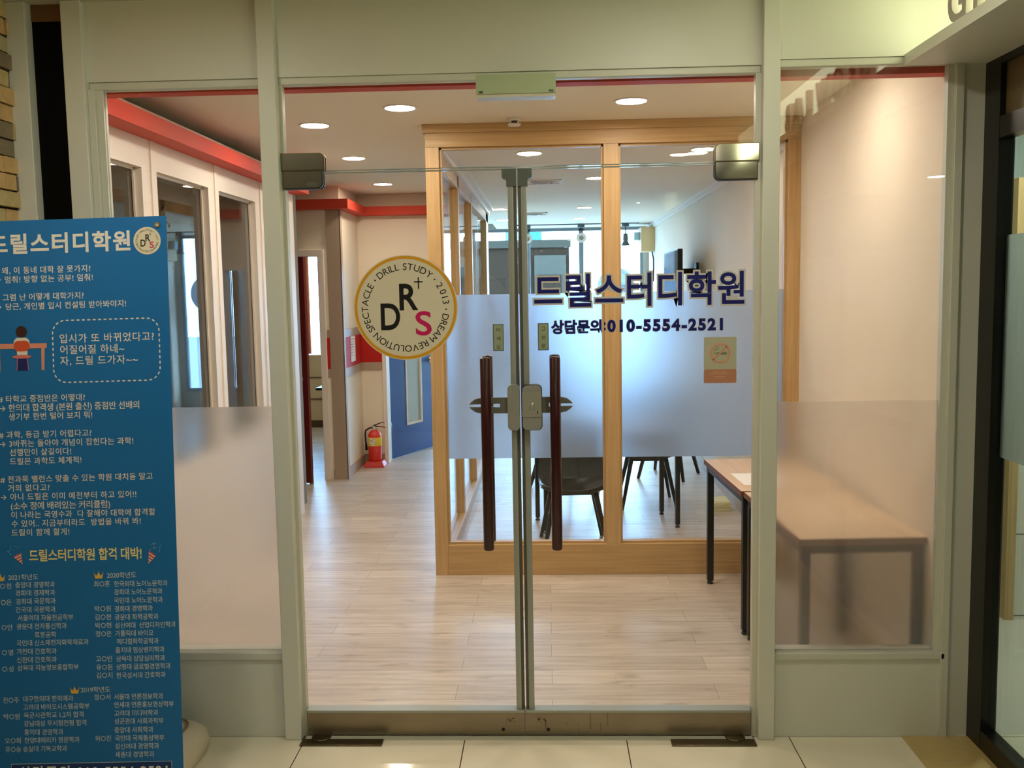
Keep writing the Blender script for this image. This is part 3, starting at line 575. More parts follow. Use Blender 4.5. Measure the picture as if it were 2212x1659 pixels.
for z in (.28, 1.7): tube(b, [(-1.607, 6.028, z), (-1.607, 6.028, z+.11)], .011, 12); box(b, -1.63, -1.607, 6.021, 6.025, z, z+.11)
obj('hinge', b, mat('satin_steel', None), d4)
# room behind the maroon door
b = BM(); box(b, -4.6, -3.42, 8.5, 8.6, 0, LC); box(b, -2.86, -1.95, 8.5, 8.6, 0, LC); box(b, -3.42, -2.86, 8.5, 8.6, 0, .93); box(b, -3.42, -2.86, 8.5, 8.6, 2.3, LC); struct('wall_class_room', b, mat('class_room_wall', (232, 208, 160), .7), 'cream wall with a bright window seen past the maroon door')
b = BM(); box(b, -2.05, -1.95, 6.0, 8.5, 0, LC); struct('wall_class_side', b, WALLC, 'side wall of the room behind the maroon door')
w9 = struct('window_9', bx(-3.42, -2.86, 8.54, 8.55, .93, 2.3), GLASS, 'bright window seen past the maroon door', 'window')
single('orange_curtain', bx(-3.05, -3.005, 8.44, 8.49, .95, 2.4), mat('orange_cloth', (222, 128, 84), .8), 'narrow orange curtain strip beside the bright window past the maroon door', 'curtain')
b = BM()
for z in (.36, .64): box(b, -4.5, -1.96, 8.485, 8.5, z, z+.012)
box(b, -4.5, -1.96, 8.485, 8.5, 0, .09); struct('baseboard_class', b, mat('dark_skirting', (92, 70, 52), .6), 'dark skirting and rails in the room past the maroon door', 'baseboard')
t = thing('class_desk', 'dark edge of a desk glimpsed past the maroon door', 'desk', (-2.2, 6.6, 0)); b = BM(); box(b, -2.43, -2.06, 6.3, 6.9, .7, .725); obj('desk_top', b, BLACKP, t)
for x in (-2.24, -2.08):
    for y in (6.33, 6.87): obj('leg', bx(x-.012, x+.012, y-.012, y+.012, 0, .7), BLACKP, t)

# ---------------------------------------------------------------- fire extinguisher in its tray
t = thing('extinguisher_stand', 'red plastic tray holding up the fire extinguisher', 'stand', (-1.71, 5.72, 0)); b = BM(); cx, cy_ = -1.715, 5.715
v = [[b.verts.new((cx+sx*w, cy_+sy*dd, z)) for sx, sy in ((-1, -1), (1, -1), (1, 1), (-1, 1))] for w, dd, z in ((.102, .102, 0), (.102, .102, .012), (.082, .082, .05), (.079, .079, .0555), (.05, .05, .0555))]
b.faces.new(v[0][::-1]); b.faces.new(v[-1])
for q, w in zip(v, v[1:]):
    for k in range(4): b.faces.new((q[k], q[(k+1) % 4], w[(k+1) % 4], w[k]))
obj('tray', b, mat('red_plastic', (206, 44, 36), .4), t)
t = thing('fire_extinguisher', 'red fire extinguisher with yellow label by the blue door', 'fire extinguisher', (cx, cy_, .056))
b = BM(); lathe(b, [(0, .056), (.062, .056), (.067, .064), (.067, .288), (.064, .312), (.053, .337), (.034, .354), (.022, .36), (.02, .366), (0, .366)], (cx, cy_, 0), 36); obj('cylinder', b, mat('extinguisher_red', (226, 44, 26), .25, coat=.4), t)
b = BM(); lathe(b, [(.0676, .206), (.0682, .207), (.0682, .29), (.0676, .291)], (cx, cy_, 0), 36); lb = obj('yellow_label', b, mat('label_yellow', (238, 208, 40), .5), t); lb['label'] = 'yellow wrap-round label'
def onlabel(nm, a0, a1, z0, z1, m, r=.0687):
    b = BM(); n = 8; P = lambda i, z: (cx + r*math.sin(a0+(a1-a0)*i/n), cy_ - r*math.cos(a0+(a1-a0)*i/n), z)
    for i in range(n): b.faces.new([b.verts.new(P(*q)) for q in ((i, z0), (i+1, z0), (i+1, z1), (i, z1))])
    return obj(nm, b, m, lb)
onlabel('label_panel', -.62, .2, .213, .285, WHITEV); INK = mat('label_ink', (130, 110, 100), .7)
for i, (a0, a1, z) in enumerate(((-.5, -.2, .263), (-.1, .1, .269), (-.45, -.1, .248), (.0, .14, .241), (-.5, -.35, .223), (.02, .16, .221))): onlabel('label_print', a0, a1, z, z+.006, INK, .0691)
b = BM(); lathe(b, [(.02, .362), (.02, .38), (.014, .384), (.014, .4), (0, .4)], (cx, cy_, 0), 20); vv = obj('valve', b, mat('brass_grey', (176, 168, 150), .3, metal=.8), t)
b = BM(); lathe(b, [(0, -.026), (.018, -.026), (.018, -.014), (0, -.014)], (cx, cy_, .375), 20, axis='Y'); obj('gauge', b, mat('gauge_white', (205, 205, 195), .3), vv)
b = BM(); tube(b, [(cx-.01, cy_, 0.400), (cx+.03, cy_, 0.417), (cx+.065, cy_, 0.430), (cx+.1, cy_, 0.432)], [.008, .006, .005, .004], 8); tube(b, [(cx-.005, cy_, 0.394), (cx+.05, cy_, 0.394), (cx+.085, cy_, 0.389), (cx+.105, cy_, 0.382)], [.007, .005, .004, .004], 8); obj('lever', b, mat('lever_black', (40, 16, 16), .4), t)
b = BM(); tube(b, [(cx-.015, cy_-.01, 0.384), (cx-.05, cy_-.01, 0.380), (cx-.087, cy_-.01, 0.355), (cx-.092, cy_-.01, 0.319), (cx-.09, cy_-.01, 0.254), (cx-.087, cy_-.01, 0.229)], .0085, 12); h = obj('hose', b, mat('rubber_black', (30, 20, 20), .5), t)
b = BM(); tube(b, [(cx-.087, cy_-.01, 0.229), (cx-.086, cy_-.01, 0.211), (cx-.084, cy_-.01, 0.161)], [.01, .011, .014], 12); obj('nozzle', b, BLACKP, h)

# ---------------------------------------------------------------- oak and glass meeting-room partition
PY = 2.06
b = BM()
box(b, -.69, -.612, PY, PY+.09, .0, 2.53, 0, .002); box(b, .336, .422, PY, PY+.09, .186, 2.53, 0, .002); box(b, 1.388, 1.46, PY, PY+.09, 0, 2.53, 0, .002)
p = struct('wall_partition', b, OAKZ, 'oak framed glass partition of the meeting room')
b = BM(); box(b, -.612, 1.388, PY-.002, PY+.088, 0, .186, 0, .002); box(b, -.69, 1.46, PY, PY+.09, 2.53, 2.61, 0, .002); obj('rail', b, OAKX, p)
b = BM(); box(b, -.705, 1.46, PY-.012, PY+.1, 2.61, LC, 0, .002); obj('top_board', b, OAKX, p)
b = BM()
for x0, x1 in ((-.612, .336), (.422, 1.388)):
    for q in ((x0, x0+.013, .186, 2.53), (x1-.013, x1, .186, 2.53)): box(b, q[0], q[1], PY+.025, PY+.07, q[2], q[3])
obj('glazing_bead', b, OAKZ, p)
b = BM()
for x0, x1 in ((-.612, .336), (.422, 1.388)): box(b, x0, x1, PY+.02, PY+.07, .186, .199); box(b, x0, x1, PY+.025, PY+.07, 2.517, 2.53)
obj('glazing_bead', b, OAKX, p)
for x0, x1 in ((-.6, .324), (.434, 1.376)):
    q = obj('pane', bx(x0, x1, PY+.045, PY+.055, .198, 2.518), GLASS, p)
    f = obj('frosted_film', bx(x0, x1, PY+.042, PY+.0435, .703, 1.68), FILM, q); f['label'] = 'frosted film band'
# its left return, running away from the shopfront
b = BM()
for y0, y1 in ((3.3, 3.38), (4.5, 4.58), (6.45, 6.8)): box(b, -.69, -.62, y0, y1, .08, 2.52, 0, .002)
p = struct('wall_partition_side', b, OAKZ, 'oak framed glazed return of the meeting room running back')
b = BM(); box(b, -.69, -.61, PY+.09, 6.8, 0, .09, 0, .002); box(b, -.69, -.62, PY+.09, 6.8, 2.43, 2.52, 0, .002); obj('rail', b, OAKY, p)
b = BM(); box(b, -.7, -.6, PY+.1, 6.8, 2.52, MC); box(b, -.6, -.56, PY+.1, 6.8, 2.555, MC); obj('white_bulkhead', b, WHITE, p)
for y0, y1 in ((PY+.09, 3.3), (3.38, 4.5), (4.58, 6.45)): obj('pane', bx(-.66, -.65, y0, y1, .09, 2.43), GLASS, p)
b = BM(); box(b, 1.44, 1.46, PY+.1, FY, 2.52, MC); box(b, 1.425, 1.46, PY+.1, FY, 2.55, MC); struct('trim_20', b, WHITE, 'white cornice on the right wall of the meeting room', 'trim')
b = BM(); box(b, 1.44, 1.46, .07, FY, 0, .1); struct('baseboard_right', b, mat('grey_skirting', (186, 172, 154), .5), 'grey beige skirting along the right wall', 'baseboard')
# far window wall
b = BM(); box(b, -2.05, -1.9, FY, FY+.1, 0, LC); box(b, -2.05, -1.95, 8.6, FY, 0, LC); box(b, -1.9, 1.6, FY, FY+.1, 0, .3); box(b, -1.9, 1.6, FY, FY+.1, 2.575, LC); box(b, 1.375, 1.6, FY, FY+.1, .3, 2.575); struct('wall_far', b, mat('far_wall', (170, 166, 156), .7), 'far wall below the bright meeting room windows')
b = BM(); box(b, -1.9, 1.375, FY+.045, FY+.055, .3, 2.575); w = struct('window_10', b, GLASS, 'wide bright window at the far end of the meeting room', 'window')
MUL = mat('blue_grey_mullion', (120, 132, 136), .5); b = BM()
for x0, x1 in ((-1.9, -1.85), (-.3, -.23), (.47, .535), (1.34, 1.375)): box(b, x0, x1, FY+.01, FY+.09, .3, 2.575)
obj('mullion', b, MUL, w); b = BM(); box(b, -1.9, 1.375, FY+.01, FY+.09, .3, .36); box(b, -1.9, 1.375, FY+.01, FY+.09, 2.54, 2.575); obj('window_rail', b, MUL, w)
t = thing('window_emblem', 'round emblem sticker seen from behind on the far bright window', 'sticker', (1.0, FY+.04, 1.5)); g = lambda c, a: seethrough('emblem_back_%s' % c, a, .75, .6)
logo(t, 0, 0, .27, lambda x, y, z: (1.0 - x, FY+.064 - y, 1.74 + z), (seethrough('emblem_back', (150, 172, 205), .8), GOLDV, seethrough('emblem_ink', (96, 110, 140), .9), MAGV), False, .001)
b = BM(); box_text(b, '代', 1.1, 1.17, 2.235, 2.305, gz(FY+.043)); single('window_character', b, mat('window_ink', (90, 110, 130), .6), 'single small dark character on the far bright window', 'lettering')
# building across the street
t = thing('street_building', 'dark grey building across the street behind the far window', 'building', (-1.1, 14.5, -1))
b = BM(); box(b, -2.6, .42, 14, 17, -1, 2.6); obj('wall', b, mat('street_building_wall', (37, 24, 13), .9, spec=.1, noise=.15, nscale=2), t)
b = BM(); box(b, -2.65, .45, 13.95, 14, 2.48, 2.62); obj('parapet', b, mat('parapet_blue', (46, 40, 30), .8, spec=.1), t)
b = BM(); box(b, -.22, .36, 13.96, 13.999, -1, 2.34); fr = obj('window_surround', b, mat('surround_blue', (58, 52, 42), .8, spec=.1), t)
b = BM(); box(b, -.36+.2, .27, 13.93, 13.96, -1, 1.98); obj('shutter', b, mat('shutter_grey', (38, 25, 15), .9, spec=.1), fr)
t2 = BM(); box(t2, -.95, -.55, 19, 19.5, 0, 4.4); single('blue_hoarding', t2, mat('hoarding_blue', (60, 96, 120), .6), 'pale blue panel above the dark building across the street', 'hoarding')
t2 = BM(); box(t2, -.52, -.1, 19, 19.5, 0, 4.4); single('cyan_hoarding', t2, mat('hoarding_cyan', (10, 92, 108), .6), 'cyan panel above the dark building across the street', 'hoarding')
struct('ground', bx(-30, 30, FY+.2, 60, -1.1, -1), mat('asphalt', (150, 150, 150), .9), 'street outside the far window', 'ground')

# ---------------------------------------------------------------- ceiling lamps and fittings of the office
for x, y, lab in ((-1.309, 1.989, 'lobby downlight nearest the left post, above the left glass door'), (-.751, 1.539, 'lobby downlight left of the header box'), (-1.358, 3.327, 'lobby downlight in the second row, left of the oak partition'),
    (-1.431, 4.958, 'lobby downlight in front of the stepped red cornice'), (.448, 1.509, 'lobby downlight right of the header box'), (.98, .7, 'lobby downlight above the tables, hidden by the header over the right side window'), (-1.2, .55, 'added unseen lobby lamp behind the header over the left side window')): downlight(LAMPM, x, y, LC, .078, lab, 'lobby downlights')  # lamp over the left side window is added to brighten ceiling and film
for x, y, lab in ((-.1, 2.75, 'meeting room downlight right above the door seam'), (1.02, 2.75, 'meeting room downlight near the right clamp'), (.405, 4.2, 'meeting room downlight left of the oak mullion, large'), (.42, 6.9, 'third row meeting room downlight left of the oak mullion'),
    (.415, 8.45, 'fourth row meeting room downlight left of the oak mullion'), (-.49, 6.9, 'third row meeting room downlight left of the door seam'), (-.54, 8.45, 'fourth row meeting room downlight left of the door seam')): downlight(LAMPT, x, y, MC, .078, lab, 'meeting room downlights')
for y, lab in ((2.16, 'nearer downlight of the dim room, glimpsed through the first left pane'), (3.42, 'farther downlight of the dim room, glimpsed through the second left pane')): downlight(LAMPD, -2.55, y, 2.5, .078, lab, 'dim room downlights')
downlight(LAMPM, -3.2, 7.0, LC, .08, 'downlight of the room behind the maroon door', 'lobby downlights')
t = thing('smoke_detector', 'small white smoke detector on the lobby ceiling', 'smoke detector', (-.168, 1.93, LC)); b = BM(); lathe(b, [(0, LC), (.036, LC), (.036, LC-.012), (.03, LC-.016)], (-.168, 1.93, 0), 28); obj('base', b, RIM, t)
b = BM(); lathe(b, [(.022, LC-.012), (.022, LC-.032), (0, LC-.032)], (-.168, 1.93, 0), 20); obj('sensor_slots', b, mat('dark_slots', (90, 60, 56), .6), t)
b = BM(); lathe(b, [(0, LC-.031), (.037, LC-.031), (.034, LC-.042), (0, LC-.046)], (-.168, 1.93, 0), 28)
for k in range(4): a = k*PI/2+PI/4; tube(b, [(-.168+.028*math.cos(a), 1.93+.028*math.sin(a), LC-.012), (-.168+.028*math.cos(a), 1.93+.028*math.sin(a), LC-.032)], .004, 8)
obj('cap', b, RIM, t)
for x, y, lab in ((-.02, 4.4, 'square ceiling air vent nearer the oak partition'), (-.13, 7.6, 'square ceiling air vent nearer the far window')):
    t = thing('ceiling_vent', lab, 'air vent', (x, y, MC), 'meeting room ceiling vents'); b = BM()
    for q in ((x-.15, x+.15, y-.15, y-.135), (x-.15, x+.15, y+.135, y+.15), (x-.15, x-.135, y-.15, y+.15), (x+.135, x+.15, y-.15, y+.15)): box(b, *q, MC-.008, MC)
    obj('frame', b, RIM, t); b = BM(); ring(b, 0, 0, .045, .06, 0, -.015, n=32, fn=lambda p, q, s: (x+p, y+s, MC+q)); ring(b, 0, 0, .085, .1, 0, -.012, n=32, fn=lambda p, q, s: (x+p, y+s, MC+q)); obj('vent_ring', b, mat('vent_grey', (190, 186, 180), .5), t)
for x, y, tilt, lab in ((-.25, 9.45, (.05, -.1), 'white track spotlight hanging beside the door seam'), (.475, 9.45, (-.05, -.1), 'white track spotlight hanging in front of the window mullion'), (1.07, 9.45, (0, 0), 'dark track spotlight pointing down beside the wall box')):
    t = thing('track_spotlight', lab, 'spotlight', (x, y, MC), 'track spotlights by the far window'); b = BM(); box(b, x-.045, x+.045, y-.045, y+.045, MC-.05, MC); obj('mount', b, mat('spot_mount', (70, 84, 92), .5), t)
    b = BM(); tube(b, [(x, y, MC-.05), (x, y, MC-.14)], .008, 8); obj('stem', b, mat('spot_mount', None), t); b = BM()
    if tilt[0]: lathe(b, [(0, .06), (.03, .055), (.05, .0), (.068, -.06), (.05, -.055), (0, -.03)], (x, y, MC-.19), 24, axis='Y'); hm = mat('spot_white', (225, 225, 220), .4)
    else: lathe(b, [(0, .1), (.03, .1), (.035, .02), (.03, 0), (.06, -.06), (.05, -.06), (0, -.02)], (x, y, MC-.24), 24); hm = mat('spot_dark', (84, 92, 92), .5)
    obj('lamp_head', b, hm, t)
    b = BM(); lathe(b, [(0, -.05), (.035, -.045), (.02, -.03), (0, -.03)], (x, y, MC-.19), 16, axis='Y') if tilt[0] else lathe(b, [(0, -.03), (.02, -.03), (.03, -.055), (0, -.06)], (x, y, MC-.24), 16); obj('bulb', b, mat('spot_bulb', (150, 140, 120), .4), t)
tr = BM(); box(tr, -.4, 1.25, 9.43, 9.47, MC-.012, MC); single('light_track', tr, mat('track_dark', (70, 74, 76), .5), 'dark ceiling track carrying the spotlights by the far window', 'track')
t = thing('wall_box', 'beige box unit high on the right wall by the far window', 'wall box', (1.38, 9.6, 2.2)); b = BM(); box(b, 1.28, 1.46, 9.45, 9.85, 2.2, 2.53, 0, .008); obj('casing', b, mat('beige_casing', (222, 190, 140), .5), t)
b = BM(); box(b, 1.2, 1.28, 9.6, 9.8, 2.36, 2.47, 0, .01); obj('side_unit', b, mat('pale_blue_plastic', (176, 206, 220), .4), t); b = BM(); tube(b, [(1.43, 9.5, 2.2), (1.45, 9.5, 2.1), (1.455, 9.55, 1.8)], .008, 8); obj('cable', b, BLACKP, t)
# television on a wall arm
t = thing('television', 'slim television on a bracket on the right wall', 'television', (1.22, 5.9, 1.38)); P0, P1 = Vector((1.226, 6.5, 0)), Vector((1.202, 5.3, 0)); dv = (P1-P0).normalized(); nv = Vector((dv.y, -dv.x, 0)); nv = nv if nv.x < 0 else -nv
TV = lambda x, y, z: tuple(P0 + dv*x + nv*y + Vector((0, 0, z))); wd = (P1-P0).length
b = BM(); prism(b, rrect(0, wd, 1.38, 2.058, .008, 3), 0, -.045, fn=TV); bd = obj('casing', b, BLACKP, t); b = BM(); prism(b, [(.012, 1.4), (wd-.012, 1.4), (wd-.012, 2.046), (.012, 2.046)], .003, 0, fn=TV)
obj('screen', b, mat('tv_screen', (40, 48, 56), .03, spec=1.0, coat=1), t); b = BM(); bar(b, TV(.7, -.045, 1.86), (1.437, 5.8, 1.86), .04, .05); box(b, 1.436, 1.458, 5.72, 5.88, 1.78, 1.94); bar(b, TV(.7, -.05, 1.76), TV(.7, -.05, 1.96), .1, .02); obj('wall_bracket', b, BLACKP, t)

# ---------------------------------------------------------------- furniture
TOP = wood('beech_top', (222, 190, 156), (234, 206, 172), 'Y', rough=.35, sc=.5); EDGE = mat('brown_edge', (120, 76, 48), .5)
def desk(lab, loc, rot, w, l, grp, h=.72, leg=.034):
    t = thing('work_table', lab, 'table', loc, grp); t.rotation_euler[2] = rot; a, c = w/2, l/2
    b = BM(); box(b, -a, a, -c, c, h-.028, h, 0, .002); o = obj('table_top', b, TOP, t, local=True); b = BM()
    for q in ((-a-.0015, -a, -c-.0015, c+.0015), (a, a+.0015, -c-.0015, c+.0015), (-a, a, -c-.0015, -c), (-a, a, c, c+.0015)): box(b, *q, h-.028, h-.001)
    obj('edge_band', b, EDGE, o, local=True); b = BM(); i = .012
    for q in ((-a+i, a-i, -c+i, -c+i+leg), (-a+i, a-i, c-i-leg, c-i), (-a+i, -a+i+leg, -c+i, c-i), (a-i-leg, a-i, -c+i, c-i)): box(b, *q, h-.062, h-.028)
    obj('frame', b, BLACKP, t, local=True)
    for sx in (-1, 1):
        for sy in (-1, 1):
            x, y = sx*(a-i-leg/2), sy*(c-i-leg/2); b = BM(); box(b, x-leg/2, x+leg/2, y-leg/2, y+leg/2, .022, h-.03); lg = obj('leg', b, BLACKP, t, local=True)
            b = BM(); lathe(b, [(0, 0), (.016, 0), (.018, .006), (.016, .012), (.008, .014), (.008, .024), (0, .024)], (x, y, 0), 16); obj('foot', b, mat('foot_black', (28, 26, 24), .5), lg, local=True)
    return t
desk('oak topped table with black legs against the right wall, behind its twin', (1.165, 1.475, 0), .04, .52, .87, 'tables along the right wall')
desk('oak topped table with black legs right behind the right side window', (1.2, .585, 0), .04, .5, .87, 'tables along the right wall')
b = BM(); box(b, -.11, .11, -.15, .15, 0, .0012); o = single('paper_sheet', b, mat('paper_sheet', (246, 242, 240), .6), 'white sheet of paper lying on the far oak topped table', 'paper'); o.location = (1.07, 1.32, .7202); o.rotation_euler[2] = .04
t = thing('cream_box', 'small crumpled cream paper pack on the meeting room floor', 'paper pack', (1.3, 3.75, 0)); b = BM()
pts = [[(-.085, -.1), (.08, -.1), (.085, .1), (-.08, .1)], [(-.09, -.105), (.085, -.1), (.09, .1), (-.085, .105)], [(-.085, -.1), (.08, -.095), (.082, .095), (-.08, .1)], [(-.075, -.08), (.07, -.085), (.072, .08), (-.07, .085)]]
v = [[b.verts.new((1.3+x, 3.75+y, z + (.008 if (i+k) % 2 and z > .03 else 0))) for i, (x, y) in enumerate(q)] for k, (q, z) in enumerate(zip(pts, (0, .03, .06, .07)))]
b.faces.new(v[0][::-1]); b.faces.new(v[-1])
for q, w in zip(v, v[1:]):
    for k in range(4): b.faces.new((q[k], q[(k+1) % 4], w[(k+1) % 4], w[k]))
bmesh.ops.subdivide_edges(b, edges=b.edges[:], cuts=2, use_grid_fill=True)
for q in b.verts:
    if q.co.z > .005: q.co += Vector((random.uniform(-.004, .004), random.uniform(-.004, .004), random.uniform(-.004, .003)))
obj('pack', b, mat('cream_paper', (236, 230, 186), .7), t); b = BM(); box(b, 1.22, 1.375, 3.644, 3.648, .028, .034); obj('fold', b, mat('cream_shadow', (206, 198, 150), .7), t)
t = desk('black legged meeting table hidden behind the frosted film', (.41, 3.3, 0), .16, 1.0, .46, None, leg=.03)
# moulded chairs with splayed legs
SHELL = mat('black_leather', (26, 26, 25), .2, spec=.6, coat=.3, bump=.15, bscale=120)
def chair(lab, loc, rot, grp='black chairs in the meeting room'):
    t = thing('meeting_chair', lab, 'chair', loc, grp); t.rotation_euler[2] = rot
    def surf(u, w):     # the chair faces -y; u runs from the seat front to the back's top
        if u < .5: s = u/.5; y = -.23+.4*s; z = .425-.035*math.sin(s*PI*.9)+.02*(1-s)**6*-1; hw = .215+.015*s
        else: s = (u-.5)/.5; y = .17+.1*s+.02*math.sin(s*PI); z = .41+.38*s; hw = .23-.045*s**2
        c = w*w; return Vector((w*hw, y - (.07*c if u > .5 else 0)*(1 if u > .5 else 0) + (.05*c if u < .12 else 0), z + (.035*c if u < .5 else 0)))
    nu, nw = 26, 14
    def shell(lo, hi, th, off):
        b = BM(); A, B_ = [], []
        for i in range(nu+1):
            u = lo+(hi-lo)*i/nu; ra, rb = [], []
            for j in range(nw+1):
                w = -1+2*j/nw; e = .004; p = surf(u, w); nrm = (surf(min(u+e, 1), w)-surf(max(u-e, 0), w)).cross(surf(u, min(w+e, 1))-surf(u, max(w-e, -1))).normalized()
                nrm = -nrm if nrm.z < 0 and u < .45 else nrm
                ra.append(b.verts.new(p+nrm*(off+th/2)*0 + Vector((0, 0, off)))); rb.append(b.verts.new(p+Vector((0, .6*th if u > .5 else 0, off-(th if u < .5 else .3*th)))))
            A.append(ra); B_.append(rb)
        for i in range(nu):
            for j in range(nw):
                for G, fl in ((A, 0), (B_, 1)): q = (G[i][j], G[i][j+1], G[i+1][j+1], G[i+1][j]); b.faces.new(q[::-1] if fl else q).smooth = True
            for j in (0, nw): b.faces.new((A[i][j], A[i+1][j], B_[i+1][j], B_[i][j])).smooth = True
        for j in range(nw):
            for i in (0, nu): b.faces.new((A[i][j], A[i][j+1], B_[i][j+1], B_[i][j])).smooth = True
        return b
    obj('seat', shell(0, .5, .028, .012), SHELL, t, local=True); obj('backrest', shell(.47, 1, .03, .0), SHELL, t, local=True)
    for sx in (-1, 1):
        for y0, y1 in ((-.13, -.21), (.13, .24)): b = BM(); bar(b, (sx*.13, y0, .395), (sx*.21, y1, 0), .034, .034, w2=.022, d2=.022); obj('leg', b, BLACKP, t, local=True)
    b = BM()
    for y in (-.13, .13): box(b, -.14, .14, y-.012, y+.012, .37, .392)
    box(b, -.012, .012, -.13, .13, .37, .392); obj('under_frame', b, BLACKP, t, local=True); return t
chair('black leather chair facing out right behind the oak glass partition', (.16, 2.72, 0), .05)
chair('black chair with splayed legs behind the table leg, near the oak mullion', (.77, 3.93, 0), 0)
chair('black chair with splayed legs furthest back by the right wall', (1.08, 5.05, 0), -.45)
chair('black chair mostly hidden behind the right door handle', (.13, 4.5, 0), .5)
# easel in the room behind the left glazing
t = thing('folding_easel', 'small folding stand glimpsed through the third left pane', 'easel', (-2.35, 3.1, 0))
for q in ((-2.42, 3.0, 0), (-2.28, 3.0, 0), (-2.35, 3.3, 0)): b = BM(); tube(b, [(-2.35, 3.1, 1.12), q], .012, 10); obj('leg', b, mat('easel_white', (224, 220, 208), .4), t)
b = BM(); tube(b, [(-2.35, 3.1, 1.1), (-2.35, 3.1, 1.2)], .02, 12); obj('joint', b, BLACKP, t)

# ================================================================ blue standing banner on the left, in front of the side window
def banner_frame():
    a, y, g = math.radians(4.97553741), math.radians(.76956925), math.radians(.70448352)
    u = Vector((math.cos(y), math.sin(y), 0)); n0 = Vector((math.sin(y), -math.cos(y), 0)); v = Vector((0, 0, 1))*math.cos(a) - n0*math.sin(a)
    uu = u*math.cos(g) + v*math.sin(g); vv = v*math.cos(g) - u*math.sin(g); return uu, vv, uu.cross(vv)
BU, BV, BN = banner_frame(); BP = Vector((-1.2, -.5, 1.0))
def BF(u, v, d=0): return tuple(BP + BU*u + BV*v + BN*d)
bf = lambda d: (lambda u, v: BF(u, v, d))
bp = lambda x, y, z: BF(x, z, -y)                                       # outline (u, v) with depth towards the viewer = -y
banner = thing('standing_banner', 'tall blue printed banner on a stand left of the glass doors', 'banner', (-1.5, -.55, 0))
b = BM(); nu, nv = 12, 36; U0, U1, V0, V1 = -.629, -.0205, -.905, .964
V = [[[b.verts.new(BF(U0+(U1-U0)*i/nu, V0+(V1-V0)*j/nv, -.0012*k)) for i in range(nu+1)] for j in range(nv+1)] for k in (0, 1)]
for k in (0, 1):
    for j in range(nv):
        for i in range(nu): b.faces.new((V[k][j][i], V[k][j][i+1], V[k][j+1][i+1], V[k][j+1][i]))
for j in range(nv):
    for i in (0, nu): b.faces.new((V[0][j][i], V[0][j+1][i], V[1][j+1][i], V[1][j][i]))
for i in range(nu):
    for j in (0, nv): b.faces.new((V[0][j][i], V[0][j][i+1], V[1][j][i+1], V[1][j][i]))
sheet = obj('sheet', b, mat('banner_blue', (6, 112, 184), .42, noise=.06, nscale=5, bump=.25, bscale=4), banner)
BTXT = mat('banner_white', (232, 228, 222), .5); BSM = mat('banner_pale', (206, 220, 228), .5)
